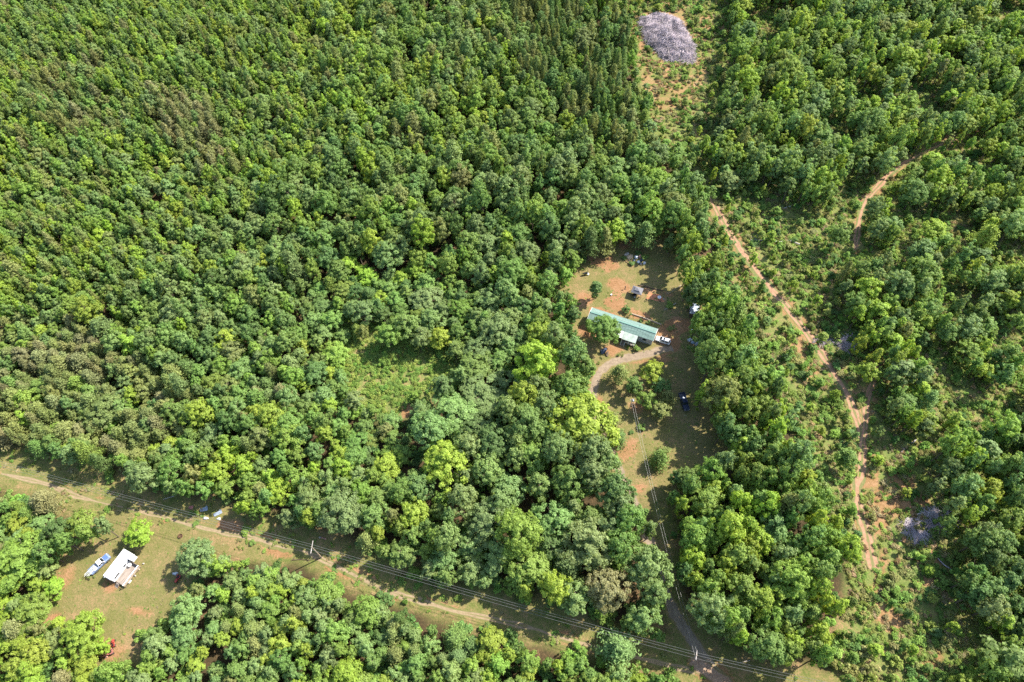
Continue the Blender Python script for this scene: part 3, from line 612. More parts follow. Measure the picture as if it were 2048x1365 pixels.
def undergrowth():
    M = 230000; X = rng.uniform(-300, 300, M); Y = rng.uniform(-25, 365, M)
    px, py, dz = proj(X, Y, np.full(M, .6)); keep = (px > -140) & (px < 2190) & (py > -120) & (py < 1470); X, Y, px, py, dz = X[keep], Y[keep], px[keep], py[keep], dz[keep]
    ins = lambda poly: sdist(poly, px, py)
    yard = np.minimum(ins(YARD), ins(CAMPY)); drv = ins(DRIVE); line = ins(LINE); gap = ins(GAP); cut = np.minimum(ins(CUT), ins(SCRUB_BACK)); right = np.minimum(ins(RIGHTZ), 1e9); slash = ins([(1292, 25), (1370, 20), (1385, 110), (1312, 122), (1298, 80)])
    trk = np.minimum.reduce([ldist(trackA, px, py), ldist(trackB, px, py), ldist(trackC, px, py)]); trkw = 11
    dw = ldist(driveway, px, py); hsd = np.minimum.reduce([sdist(q, px, py) for q in ([(1176, 618), (1316, 662), (1312, 694), (1172, 650)], [(205, 1150), (247, 1095), (288, 1125), (252, 1172)], [(1308, 672), (1345, 684), (1340, 694), (1308, 684)], [(178, 1142), (212, 1108), (224, 1116), (188, 1150)], [(1260, 570), (1290, 578), (1284, 600), (1256, 596)])]); n1 = vnoise(X, Y, 7); n2 = vnoise(X + 77, Y + 31, 3.2); red = np.exp(-((px - 1780) / 60) ** 2 - ((py - 1010) / 150) ** 2) + 1.2 * np.exp(-((px - 1345) / 60) ** 2 - ((py - 180) / 70) ** 2) + .7 * np.exp(-((px - 1285) / 20) ** 2 - ((py - 80) / 60) ** 2)
    rec = []; U = rng.random(len(X)); wc = {'g': (.165, .26, .055), 'y': (.235, .30, .07), 'o': (.235, .24, .085), 't': (.32, .26, .135), 'd': (.10, .175, .05), 'r': (.28, .18, .095)}
    def add(k, c, sx, sz, col, j=.2):
        i = int(rng.integers(len(VAR[c]))); tt = np.array(wc[col]) * (1 + rng.uniform(-j, j)) * (1 + rng.uniform(-.08, .08, 3)); rec.append((LIBIDX[c, i], X[k], Y[k], 0, rng.uniform(0, 6.28), sx, sz, tt))
    for k in range(len(X)):
        u = U[k]
        if slash[k] < 0 or dw[k] < 9 or hsd[k] < 6: continue
        if yard[k] < 14:
            if yard[k] > -2 and u < .25: add(k, 'weed', rng.uniform(.35, .8), rng.uniform(.4, .9), rng.choice(['g', 'y', 'o']))
            elif u < .10 + .25 * (n1[k] > .5): add(k, 'weed', rng.uniform(.16, .4), rng.uniform(.1, .3), rng.choice(['y', 'o', 'o', 't', 'g']))
            continue
        if drv[k] < 10:
            if u < .02: add(k, 'weed', rng.uniform(.6, 1.1), rng.uniform(.4, .9), 'g')
        elif line[k] < 12:
            if u < .05 + .3 * (n1[k] > .55): add(k, 'weed', rng.uniform(.4, .95), rng.uniform(.4, .9), rng.choice(['g', 'y', 'o', 'o', 't']))
            elif u > .992 and n1[k] > .5: add(k, 'shrub', rng.uniform(.5, 1.1), rng.uniform(.5, 1.1), 'g')
        elif gap[k] < 38:
            if u < .03: add(k, 'shrub', rng.uniform(.7, 1.3), rng.uniform(.7, 1.5), 'g')
            elif u < .85: add(k, 'weed', rng.uniform(.7, 1.4), rng.uniform(.8, 2.0), rng.choice(['y', 'y', 'g', 'g', 'y']))
        elif cut[k] < 0 or right[k] < 0:
            if trk[k] < trkw * (.6 + .5 * n2[k]): continue
            rr = red[k]; op = cut[k] < 0
            if u < .6 * sm(n2[k], .15 + .3 * rr, .5 + .2 * rr) + .36 - .2 * min(rr, 1):
                v = rng.random()
                if v < .022 - .02 * rr: add(k, 'slim', rng.uniform(.35, .7), rng.uniform(.2, .42), rng.choice(['g', 'y', 'g', 'd']))
                elif v < .16 - .1 * rr: add(k, 'shrub', rng.uniform(.5, 1.45), rng.uniform(.5, 1.8), rng.choice(['g', 'g', 'y', 'd', 'o']))
                else: add(k, 'weed', rng.uniform(.6, 1.3), rng.uniform(.7, 1.9), rng.choice(['g', 'y', 'o', 'o', 'y', 't']) if rng.random() > .45 * rr else rng.choice(['r', 't', 'o']))
        else:
            if u < .07: add(k, 'shrub', rng.uniform(1.0, 1.9), rng.uniform(1.0, 2.8), rng.choice(['g', 'd', 'g']))
    print('UNDER', len(rec)); return rec
ug = instancer('undergrowth', undergrowth()); tag(ug, 'mixed green and tan weeds, brambles and low scrub covering the cleared ground', 'undergrowth')

# ------------------------------------------------------------------ objects
M_WHITE = mat('white_paint', (.78, .78, .77), .45, noise=.03, nscale=2)
M_DIRTYW = mat('weathered_white', (.70, .69, .66), .6, noise=.10, nscale=1.5)
M_GREENROOF = mat('green_metal_roof', (.17, .255, .215), .5, .1, noise=.13, nscale=1.2, streak=(.25, 3, 1))
M_PALEROOF = mat('faded_metal_roof', (.36, .42, .36), .6, .1, noise=.10, nscale=1.0)
M_SIDING = mat('grey_siding', (.40, .42, .44), .7, noise=.08, nscale=1.0)
M_CREAM = mat('cream_siding', (.52, .48, .40), .7, noise=.08, nscale=1.0)
M_SKIRT = mat('skirting', (.34, .36, .36), .8, noise=.12, nscale=2)
M_GLASS = mat('dark_glass', (.02, .025, .03), .08, noise=.1, spec=.6)
M_TYRE = mat('tyre_rubber', (.02, .02, .02), .85, noise=.1)
M_RIM = mat('rim_metal', (.45, .45, .46), .35, .8, noise=.06)
M_BLACK = mat('black_paint', (.018, .020, .024), .3, noise=.1)
M_NAVY = mat('navy_paint', (.016, .026, .06), .22, noise=.08, spec=.7)
M_BLUE = mat('blue_paint', (.10, .17, .36), .35, noise=.10, spec=.5)
M_BLUEGREY = mat('grey_blue_paint', (.22, .28, .42), .4, noise=.1)
M_RED = mat('red_paint', (.42, .06, .045), .45, noise=.15)
M_FADED = mat('faded_red_paint', (.40, .15, .12), .6, noise=.2)
M_RUST = mat('rusty_iron', (.16, .08, .05), .9, noise=.3, nscale=8)
M_YEL = mat('yellow_plastic', (.62, .48, .08), .5, noise=.08)
M_WOOD = mat('grey_wood', (.30, .245, .20), .85, noise=.2, nscale=2, streak=(.4, 6, 1))
M_DWOOD = mat('dark_wood', (.11, .075, .05), .9, noise=.25, nscale=3)
M_TAN = mat('tan_board', (.62, .45, .28), .8, noise=.12)
M_POLE = mat('pole_wood', (.36, .28, .20), .9, noise=.15, nscale=4)
M_WIRE = mat('wire', (.20, .20, .19), .5, .3, noise=.05)
M_GREYCLOTH = mat('grey_canopy_cloth', (.17, .165, .175), .8, noise=.05)
M_METALBLUE = mat('blue_grey_metal', (.32, .37, .45), .4, .3, noise=.1, nscale=1.5)
M_TARP = mat('pale_tarp', (.55, .58, .64), .5, noise=.2, nscale=4)
M_BTARP = mat('blue_tarp', (.05, .07, .12), .5, noise=.25, nscale=4)
M_LAMP = mat('lamp_lens', (.6, .6, .58), .15, noise=.03)
M_TAIL = mat('tail_lens', (.40, .03, .03), .2, noise=.05)
M_STONE = mat('pale_stone', (.46, .40, .34), .9, noise=.2, nscale=3, bump=.4)
M_REDSTONE = mat('red_stone', (.46, .25, .19), .9, noise=.2, nscale=3, bump=.4)
M_SLASH = mat('grey_dead_wood', (.46, .39, .40), .9, noise=.25, nscale=.35)
M_SLASHD = mat('dark_dead_wood', (.36, .30, .295), .95, noise=.3, nscale=.8)
M_DEAD = mat('bleached_wood', (.46, .41, .37), .9, noise=.15, nscale=2)

def frame(pa, pb, za=0.0, zb=0.0):
    """angle and length of a ground line from two photo pixels"""
    a, b = P(*pa, za), P(*pb, zb); return a, b, math.atan2(b[1] - a[1], b[0] - a[0]), math.hypot(b[0] - a[0], b[1] - a[1])

# --- the long green-roofed house
(ax, ay), (bx, by), ha, hl = frame((1180.4, 624.0), (1312.0, 667.0), 4.1, 4.1)          # ridge line
HW = 4.9; EAVE = 3.2; RDG = 4.1
house = empty('house', 'long single-storey house with a green metal roof and a small front porch', 'house', ((ax + bx) / 2, (ay + by) / 2, 0), ha)
L2 = hl / 2
MB().box((0, 0, .3), (hl - .6, HW - .7, .6)).build('skirting', M_SKIRT, house)
MB().box((0, 0, .6 + (EAVE - .75) / 2), (hl - .5, HW - .6, EAVE - .75)).build('wall', M_SIDING, house)
for sx in (-1, 1):
    x = sx * (L2 - .25); MB().add([(x, -HW / 2 + .3, EAVE - .15), (x, HW / 2 - .3, EAVE - .15), (x, 0, RDG - .1), (x + sx * .05, -HW / 2 + .3, EAVE - .15), (x + sx * .05, HW / 2 - .3, EAVE - .15), (x + sx * .05, 0, RDG - .1)],
             [(0, 1, 2), (3, 5, 4), (0, 2, 5, 3), (1, 4, 5, 2), (0, 3, 4, 1)]).build('gable', M_CREAM, house)
roof = MB()
for sy in (-1, 1):
    q = [(-L2, sy * HW / 2, EAVE), (L2, sy * HW / 2, EAVE), (L2, 0, RDG), (-L2, 0, RDG)]; roof.slab(q if sy < 0 else q[::-1], .1)
    n = int(hl / .9)
    for i in range(n + 1):                     # standing seams
        x = -L2 + .05 + i * (hl - .1) / n; roof.slab([(x - .03, sy * HW / 2, EAVE + .045), (x + .03, sy * HW / 2, EAVE + .045), (x + .03, 0, RDG + .045), (x - .03, 0, RDG + .045)][::(1 if sy < 0 else -1)], .04)
rf = roof.build('roof', M_GREENROOF, house)
MB().box((0, 0, RDG + .06), (hl, .4, .06)).build('ridge_cap', mat('ridge_metal', (.13, .25, .205), .45, .1), rf)
for sx in (-1, 1):
    for sy in (-1, 1):
        MB().slab([(sx * (L2 + .06) - .05, sy * HW / 2, EAVE + .07), (sx * (L2 + .06) + .05, sy * HW / 2, EAVE + .07), (sx * (L2 + .06) + .05, 0, RDG + .07), (sx * (L2 + .06) - .05, 0, RDG + .07)][::(1 if sy < 0 else -1)], .22).build('verge_board', M_DIRTYW, rf)
def window(parent, x, y, z, w_, h_, face, wall=True):
    """face: outward normal (fx, fy)"""
    fx, fy = face; d = (.06, w_, h_) if fx else (w_, .06, h_); wn = MB().box((x + fx * .04, y + fy * .04, z), (d[0] + (.1 if fy else 0), d[1] + (.1 if fx else 0), h_ + .1)).build('window', M_WHITE, parent)
    MB().box((x + fx * .065, y + fy * .065, z), d).build('pane', M_GLASS, wn); return wn
yf = -HW / 2 + .3; yb = HW / 2 - .3
for x in (-8.6, -5.4, 8.2): window(house, x * L2 / 11, yf, 2.0, 1.2, 1.0, (0, -1))
for x in (-8, -3, 2, 7): window(house, x * L2 / 11, yb, 2.0, 1.0, .9, (0, 1))
dr = MB().box((2.6, yf - .03, 1.62), (.95, .06, 2.0)).build('door', M_WHITE, house); MB().box((2.95, yf - .09, 1.6), (.05, .08, .12)).build('handle', M_RIM, dr)
# front porch
px0, px1 = 1.4, 5.9; po = MB().slab([(px0, -HW / 2 - 2.5, 2.55), (px1, -HW / 2 - 2.5, 2.55), (px1, -HW / 2 + .1, EAVE + .02), (px0, -HW / 2 + .1, EAVE + .02)], .1).build('porch_roof', M_PALEROOF, house)
MB().slab([(px0 - 1.5, -HW / 2 - 2.3, 2.62), (px0 - .05, -HW / 2 - 2.3, 2.62), (px0 - .05, -HW / 2 + .1, EAVE), (px0 - 1.5, -HW / 2 + .1, EAVE)], .06).build('porch_side_roof', M_WHITE, house)
MB().box(((px0 + px1) / 2, -HW / 2 - 1.15, .5), (px1 - px0, 2.5, .18)).build('porch_deck', M_WOOD, house)
for x in (px0 + .1, (px0 + px1) / 2, px1 - .1): MB().box((x, -HW / 2 - 2.35, 1.52), (.13, .13, 1.9)).build('porch_post', M_WHITE, house)
rl = MB()
for z in (1.0, 1.35): rl.box((px0 + 2.9, -HW / 2 - 2.35, z), (3.1, .05, .06))
for i in range(18): rl.box((px0 + 1.4 + i * .17, -HW / 2 - 2.35, 1.0), (.035, .035, .75))
rl.build('porch_railing', M_WHITE, house)
st = MB()
for k in range(3): st.box((px0 + .65, -HW / 2 - 2.6 - .3 * k, .40 - .16 * k), (1.2, .3, .12))
st.build('steps', M_WOOD, house)
for x in (px0 + .05, px0 + 1.25): MB().cyl((x, -HW / 2 - 2.35, 1.4), (x, -HW / 2 - 3.4, .75), .05).cyl((x, -HW / 2 - 3.4, 0), (x, -HW / 2 - 3.4, .8), .05).build('handrail', M_WHITE, house)
MB().cyl((-3, .9, 3.7), (-3, .9, 4.35), .09).build('vent_pipe', M_RIM, rf); MB().cyl((5.4, 1.1, 3.6), (5.4, 1.1, 4.2), .07).build('vent_pipe', M_RIM, rf)
MB().box((8.6, HW / 2 + .3, .5), (.9, .8, .9), 0).build('air_unit', M_DIRTYW, house)

# --- vehicles
def wheel(parent, x, y, r, w_=.24):
    wn = MB().cyl((x, y - w_ / 2, r), (x, y + w_ / 2, r), r, n=16).build('wheel', M_TYRE, parent)
    s_ = 1 if y > 0 else -1; MB().cyl((x, y + s_ * (w_ / 2 - .02), r), (x, y + s_ * (w_ / 2 + .02), r), r * .62, n=12).build('rim', M_RIM, wn)
def ring(x, w0, z0, zt, w1, top=None):
    """body section at x: half width w0 low, belt half width w1, from z0 to zt"""
    m = (z0 + zt) / 2; return [(x, -w0 * .92, z0), (x, -w0, z0 + .12), (x, -w0, m), (x, -w1, zt - .08), (x, -w1 * .9, zt), (x, w1 * .9, zt), (x, w1, zt - .08), (x, w0, m), (x, w0, z0 + .12), (x, w0 * .92, z0)]
def cabin(parent, paint, xs, belt, roofz, wb, wt, name_roof='roof', sunroof=False):
    """xs: windscreen foot, roof front, roof rear, rear glass foot"""
    a, b, c, d = xs; B = [(a, -wb, belt), (a, wb, belt), (d, wb, belt), (d, -wb, belt)]; T = [(b, -wt, roofz), (b, wt, roofz), (c, wt, roofz), (c, -wt, roofz)]
    MB().add(B + T, [(0, 1, 5, 4), (1, 2, 6, 5), (2, 3, 7, 6), (3, 0, 4, 7), (4, 5, 6, 7)]).build('cabin', paint, parent)
    def glass(name, q, u0, u1, v0, v1):
        p = [Vector(k) for k in q]; f = lambda u, v: (p[0] * (1 - u) + p[1] * u) * (1 - v) + (p[3] * (1 - u) + p[2] * u) * v
        qq = [f(u0, v0), f(u1, v0), f(u1, v1), f(u0, v1)]; MB().panel([tuple(k) for k in qq], .02).build(name, M_GLASS, parent)
    glass('windscreen', [B[1], B[0], T[0], T[1]], .06, .94, .08, .92); glass('rear_window', [B[3], B[2], T[2], T[3]], .08, .92, .15, .9)
    for q in ([B[0], B[3], T[3], T[0]], [B[2], B[1], T[1], T[2]]):
        glass('side_window', q, .07, .47, .12, .88); glass('side_window', q, .53, .92, .12, .88)
    rfm = MB().loft([[(b + .02, -wt + .02, roofz), (b + .02, wt - .02, roofz), (c - .02, wt - .02, roofz), (c - .02, -wt + .02, roofz)], [(b + .12, -wt + .12, roofz + .06), (b + .12, wt - .12, roofz + .06), (c - .12, wt - .12, roofz + .06), (c - .12, -wt + .12, roofz + .06)]]).build(name_roof, paint, parent)
    return rfm
(ax, ay), (bx, by), ca, _ = frame((1313.5, 676.5), (1339.0, 684.5), .8, .8)
car = empty('parked_car', 'white sport utility car parked at the right end of the green-roofed house', 'car', ((ax + bx) / 2, (ay + by) / 2, 0), ca)
MB().loft([ring(-2.35, .72, .35, .75, .7), ring(-2.2, .88, .3, .92, .84), ring(-1.2, .93, .27, 1.0, .88), ring(.2, .94, .27, 1.04, .88), ring(1.6, .93, .28, 1.06, .87), ring(2.25, .88, .32, 1.05, .82), ring(2.36, .78, .4, .95, .74)]).build('body', M_WHITE, car, bevel=.03)
rf = cabin(car, M_WHITE, (-1.15, -.35, 1.75, 2.2), 1.02, 1.62, .84, .66)
MB().box((.3, 0, 1.70), (.62, .8, .03)).build('sunroof', M_GLASS, rf)
for sy in (-1, 1): MB().box((.7, sy * .56, 1.72), (1.9, .05, .05)).build('roof_rail', M_BLACK, rf)
for x in (-1.45, 1.45):
    for sy in (-1, 1): wheel(car, x, sy * .84, .36)
for sy in (-1, 1):
    MB().box((-2.24, sy * .62, .76), (.16, .34, .16)).build('headlight', M_LAMP, car); MB().box((2.33, sy * .68, .95), (.1, .26, .18)).build('tail_light', M_TAIL, car)
    MB().box((-.85, sy * 1.0, 1.1), (.14, .2, .14)).build('mirror', M_WHITE, car)
MB().box((-2.36, 0, .45), (.1, 1.3, .2)).build('bumper', M_BLACK, car); MB().box((2.38, 0, .5), (.1, 1.3, .22)).build('bumper', M_BLACK, car)

def pickup(label, loc, rz, paint, cabpaint, L=5.7):
    t = empty('pickup_truck', label, 'pickup truck', loc, rz)          # front towards -x
    k = L / 5.7
    MB().loft([ring(-2.85 * k, .8, .45, .95, .76), ring(-2.7 * k, .94, .4, 1.1, .88), ring(-1.2 * k, .97, .4, 1.17, .9), ring(.75 * k, .97, .4, 1.15, .9)]).build('body', paint, t, bevel=.03)
    cabin(t, cabpaint, (-1.35 * k, -.75 * k, .35 * k, .65 * k), 1.15, 1.78, .87, .7)
    bed = MB().box((1.8 * k, 0, .62), (2.1 * k, 1.75, .12))
    for sy in (-1, 1): bed.box((1.8 * k, sy * .9, .86), (2.1 * k, .14, .58))
    bed.box((.78 * k, 0, .86), (.1, 1.68, .58)); bd = bed.build('cargo_bed', paint, t)
    tg = MB().box((2.88 * k, 0, .86), (.1, 1.7, .56)).build('tailgate', paint, t)
    for x in (-1.75 * k, 1.75 * k):
        for sy in (-1, 1): wheel(t, x, sy * .88, .4, .26)
    for sy in (-1, 1):
        MB().box((-2.78 * k, sy * .66, .9), (.14, .3, .2)).build('headlight', M_LAMP, t); MB().box((2.93 * k, sy * .82, .9), (.06, .16, .3)).build('tail_light', M_TAIL, t); MB().box((-1.0 * k, sy * 1.06, 1.25), (.16, .22, .16)).build('mirror', M_BLACK, t)
    MB().box((-2.92 * k, 0, .5), (.14, 1.7, .2)).build('bumper', M_RIM, t); MB().box((3.0 * k, 0, .5), (.14, 1.6, .2)).build('bumper', M_RIM, t)
    return t
(ax, ay), (bx, by), pa, pl = frame((1373.5, 818), (1363.5, 788), .9, .9)
pickup('glossy black pickup truck parked in the tree shade right of the island clump', ((ax + bx) / 2, (ay + by) / 2, 0), pa, M_NAVY, M_NAVY)
bcx, bcy = P(1366.5, 796, 1.0)
def lump(name, label, cat, loc, dims, m, rz=0, seed=0, group=None):
    """a crumpled heap or bag: a squashed, uneven low mound, one mesh"""
    bm = bmesh.new(); bmesh.ops.create_icosphere(bm, subdivisions=2, radius=1); r = np.random.default_rng(seed)
    K = r.normal(size=(6, 3)); A = r.uniform(-.35, .35, 6)
    for v in bm.verts:
        c = np.array(v.co); c = c * (1 + float((A * np.sin(K @ c * 2.3)).sum()) * .5); v.co = Vector((c[0] * dims[0] / 2, c[1] * dims[1] / 2, max(-.1, c[2] + .35) * dims[2] * .75))
    me = bpy.data.meshes.new(name); bm.to_mesh(me); bm.free(); me.materials.append(m); o = bpy.data.objects.new(name, me); COL.objects.link(o); o.location = loc; o.rotation_euler.z = rz
    return tag(o, label, cat, group)
lump('bag', 'white sack lying in the bed of the black pickup', 'sack', (bcx, bcy, .70), (.9, .8, .5), M_TARP, seed=3)

# --- camper with its deck and the loaded pickup
(ax, ay), (bx, by), va, vl = frame((204.5, 1151.8), (246.7, 1097.3), 3.1, 3.1)          # left roof edge, bottom to top
CW, CH = 2.65, 3.1
dxr = (math.cos(va - math.pi / 2), math.sin(va - math.pi / 2))
vc = ((ax + bx) / 2 + dxr[0] * CW / 2, (ay + by) / 2 + dxr[1] * CW / 2)
camper = empty('camper', 'long white camper trailer parked on the mown grass beside a wooden deck', 'camper', (vc[0], vc[1], 0), va)
h2 = vl / 2
MB().box((0, 0, .55 + (CH - .6) / 2), (vl, CW, CH - .6), 0).build('body', M_WHITE, camper, bevel=.12)
MB().box((0, 0, CH - .02), (vl - .2, CW - .2, .1)).build('roof', M_DIRTYW, camper, bevel=.04)
MB().box((0, 0, .42), (vl - .3, CW - .4, .28)).build('chassis', M_BLACK, camper)
for x in (-h2 + 1.2, -h2 + 2.0, 0.6, 2.2, 3.4):
    w_ = window(camper, x, -CW / 2 - .0, 1.95, .75, .62, (0, -1))
window(camper, -1.5, CW / 2, 1.9, 1.0, .6, (0, 1)); window(camper, 2.0, CW / 2, 1.9, 1.0, .6, (0, 1))
dd = MB().box((-1.2, -CW / 2 - .03, 1.6), (.75, .06, 1.85)).build('door', M_DIRTYW, camper); MB().box((-.95, -CW / 2 - .08, 1.5), (.05, .06, .14)).build('handle', M_BLACK, dd)
MB().box((h2 - .85, -CW / 2 - .45, 1.75), (1.5, .95, 2.2)).build('slide_out', M_WHITE, camper, bevel=.06)
MB().box((-h2 - .03, 0, 1.6), (.06, CW - .4, 1.5)).build('end_panel', M_DWOOD, camper)
for x in (-2.4, 2.6): MB().box((x, .3, CH + .14), (.55, .55, .2), 0).build('roof_vent', M_SIDING, camper, bevel=.04)
MB().box((-3.6, .5, CH + .06), (.9, .16, .1)).build('roof_vent', M_SIDING, camper)
MB().box((.5, 0, CH + .17), (1.0, .75, .26)).build('air_conditioner', M_WHITE, camper, bevel=.06)
for x in (-.9, .1):
    for sy in (-1, 1): wheel(camper, x, sy * (CW / 2 - .16), .36, .22)
MB().cyl((h2, .5, .45), (h2 + 1.1, 0, .45), .05).cyl((h2, -.5, .45), (h2 + 1.1, 0, .45), .05).build('tow_bar', M_BLACK, camper)
deck = empty('wooden_deck', 'grey wooden deck with a white-topped rail along the side of the camper', 'deck', (vc[0], vc[1], 0), va)
dx0, dx1, dy0, dy1 = -h2 + .3, h2 - 1.7, -CW / 2 - .08, -CW / 2 - 3.3
fl = MB(); nb = 20
for i in range(nb):
    y = dy0 + (dy1 - dy0) * (i + .5) / nb; fl.box(((dx0 + dx1) / 2, y, .78 + (i % 3) * .004), (dx1 - dx0, abs(dy1 - dy0) / nb - .012, .05))
fl.build('floor', M_WOOD, deck)
jo = MB()
for x in np.arange(dx0 + .1, dx1, .9): jo.box((x, (dy0 + dy1) / 2, .66), (.06, abs(dy1 - dy0), .18))
jo.build('joists', M_DWOOD, deck)
for x in np.linspace(dx0 + .08, dx1 - .08, 6): MB().box((x, dy1 + .06, .93), (.11, .11, 1.86)).build('post', M_WOOD, deck)
for x in (dx0 + .08, dx1 - .08): MB().box((x, dy0 - .4, .93), (.11, .11, 1.86)).build('post', M_WOOD, deck)
MB().box(((dx0 + dx1) / 2, dy1 + .06, 1.89), (dx1 - dx0, .26, .06)).build('top_rail', M_WHITE, deck)
MB().box(((dx0 + dx1) / 2, dy1 - .06, 1.35), (dx1 - dx0, .05, .14)).build('side_rail', M_TAN, deck); MB().box(((dx0 + dx1) / 2, dy1 + .0, 1.0), (dx1 - dx0, .04, .1)).build('side_rail', M_WOOD, deck)
MB().box((dx1 - .08, (dy0 + dy1) / 2 - .2, 1.35), (.05, abs(dy1 - dy0) - .5, .9)).build('end_rail', M_DWOOD, deck); MB().box((dx0 + .08, (dy0 + dy1) / 2 - .3, 1.35), (.05, abs(dy1 - dy0) - .7, .12)).build('end_rail', M_DWOOD, deck)
ds = MB()
for k in range(4): ds.box((dx0 - .18 - .28 * k, dy0 - .75, .62 - .19 * k), (.28, 1.0, .05))
ds.build('steps', M_WOOD, deck)
def local(e, x, y, z=0):
    c, s_ = math.cos(e.rotation_euler.z), math.sin(e.rotation_euler.z); return (e.location.x + c * x - s_ * y, e.location.y + s_ * x + c * y, z)
def chair(label, loc, rz, m, group=None):
    t = empty('garden_chair', label, 'chair', loc, rz, group)
    MB().box((0, 0, .42), (.52, .52, .05)).build('seat', m, t); MB().box((-.26, 0, .72), (.05, .5, .6), ry=-.15).build('backrest', m, t)
    for x in (-.2, .2):
        for y in (-.2, .2): MB().cyl((x, y, 0), (x, y, .42), .025).build('leg', m, t)
    for y in (-.28, .28): MB().box((0, y, .62), (.5, .05, .04)).build('armrest', m, t)
    return t
def round_table(label, loc, r, m, hole=True):
    t = empty('round_table', label, 'table', loc); MB().cyl((0, 0, .70), (0, 0, .75), r, n=28).build('table_top', m, t); MB().cyl((0, 0, .04), (0, 0, .7), .07).build('pedestal', M_RIM, t); MB().cyl((0, 0, 0), (0, 0, .05), r * .5, n=16).build('base', M_RIM, t)
    if hole: MB().cyl((0, 0, .75), (0, 0, .78), r * .16, n=12).build('umbrella_socket', M_BLACK, t)
    return t
t = round_table('small white table standing on the deck beside the camper', local(deck, dx1 - .9, dy0 - .8, .81), .5, M_DIRTYW, False)
def chest(name, label, cat, loc, rz, d, m):
    t = empty(name, label, cat, loc, rz); MB().box((0, 0, d[2] * .4), (d[0], d[1], d[2] * .8)).build('body', m, t, bevel=.03); MB().box((0, 0, d[2] * .9), (d[0] + .05, d[1] + .05, d[2] * .2)).build('lid', m, t, bevel=.03); return t
x, y = P(258.5, 1163, .4); chest('cooler', 'white chest cooler on the grass by the lower corner of the deck', 'cooler', (x, y, 0), va, (.9, .55, .6), M_WHITE)
for i, (qx, qy, lab) in enumerate([(278, 1139, 'small pale stone beside the middle of the deck rail'), (287, 1128, 'small pale stone just off the upper outer corner of the deck'), (270, 1152, 'tan stone beside the lower part of the deck rail')]):
    x, y = P(qx, qy); lump('stone', lab, 'stone', (x, y, -.03), (.6, .45, .35), M_STONE, seed=10 + i)
(ax, ay), (bx, by), ta, tl = frame((214.5, 1112.5), (182, 1143), 1.0, 1.0)
tk = pickup('grey-blue pickup truck with a white cab, loaded with long white pipes', ((ax + bx) / 2, (ay + by) / 2, 0), ta, M_BLUEGREY, M_WHITE, 5.6)
MB().box((-1.95, 0, 1.175), (1.1, 1.4, .03)).build('bonnet', M_BLUE, tk)
for i, (oy, ln, zz) in enumerate([(-.45, 4.2, 1.2), (-.15, 4.6, 1.22), (.2, 4.0, 1.2), (.5, 3.6, 1.24)]):
    p0 = local(tk, .9, oy, zz + .15); p1 = local(tk, .9 + ln * .75, oy * 1.3, zz - .1); c = Vector(p0)
    o = MB().cyl((0, 0, 0), tuple(Vector(p1) - c), .06, n=8).build('pipe', M_WHITE, loc=p0); tag(o, 'long white pipe laid over the tailgate of the grey-blue pickup', 'pipe', 'white pipes in the loaded pickup')
p0 = local(tk, 1.3, .25, 1.0); o = MB().box((0, 0, 0), (1.1, .9, .05), ta, rx=.06).build('board', M_WHITE, loc=p0); tag(o, 'white board lying in the bed of the grey-blue pickup behind the cab', 'board')

# --- grey canopy in the back yard
c4 = [P(1266.2, 570.8, 2.2), P(1287, 576.8, 2.2), P(1283.2, 590.5, 2.2), P(1261.8, 586.7, 2.2)]
gx, gy = sum(c[0] for c in c4) / 4, sum(c[1] for c in c4) / 4; ga = math.atan2(c4[1][1] - c4[0][1], c4[1][0] - c4[0][0]); gw, gd = math.dist(c4[0], c4[1]) , math.dist(c4[1], c4[2])
can = empty('canopy_tent', 'grey square canopy tent with a two-tier roof in the back yard', 'canopy', (gx, gy, 0), ga)
def frustum(w0, d0, z0, w1, d1, z1):
    m = MB(); m.add([(-w0 / 2, -d0 / 2, z0), (w0 / 2, -d0 / 2, z0), (w0 / 2, d0 / 2, z0), (-w0 / 2, d0 / 2, z0), (-w1 / 2, -d1 / 2, z1), (w1 / 2, -d1 / 2, z1), (w1 / 2, d1 / 2, z1), (-w1 / 2, d1 / 2, z1),
           (-w0 / 2, -d0 / 2, z0 - .03), (w0 / 2, -d0 / 2, z0 - .03), (w0 / 2, d0 / 2, z0 - .03), (-w0 / 2, d0 / 2, z0 - .03), (-w1 / 2, -d1 / 2, z1 - .03), (w1 / 2, -d1 / 2, z1 - .03), (w1 / 2, d1 / 2, z1 - .03), (-w1 / 2, d1 / 2, z1 - .03)],
          [(0, 1, 5, 4), (1, 2, 6, 5), (2, 3, 7, 6), (3, 0, 4, 7), (9, 8, 12, 13), (10, 9, 13, 14), (11, 10, 14, 15), (8, 11, 15, 12), (0, 8, 9, 1), (1, 9, 10, 2), (2, 10, 11, 3), (3, 11, 8, 0)]); return m
frustum(gw, gd, 2.2, gw * .42, gd * .42, 2.85).build('lower_roof', M_GREYCLOTH, can)
m_ = frustum(gw * .5, gd * .5, 2.92, .12, .12, 3.25); m_.box((0, 0, 3.25), (.12, .12, .04)); m_.build('upper_roof', M_GREYCLOTH, can)
for sx in (-1, 1):
    for sy in (-1, 1):
        MB().box((sx * (gw / 2 - .08), sy * (gd / 2 - .08), 1.08), (.1, .1, 2.16)).build('leg', M_BLACK, can)
MB().box((0, -gd / 2 + .08, 2.1), (gw, .05, .1)).box((0, gd / 2 - .08, 2.1), (gw, .05, .1)).box((-gw / 2 + .08, 0, 2.1), (.05, gd - .3, .1)).box((gw / 2 - .08, 0, 2.1), (.05, gd - .3, .1)).build('frame', M_BLACK, can)
t = round_table('dark round table under the grey canopy', local(can, -.4, -.7), .6, M_BLACK, False)
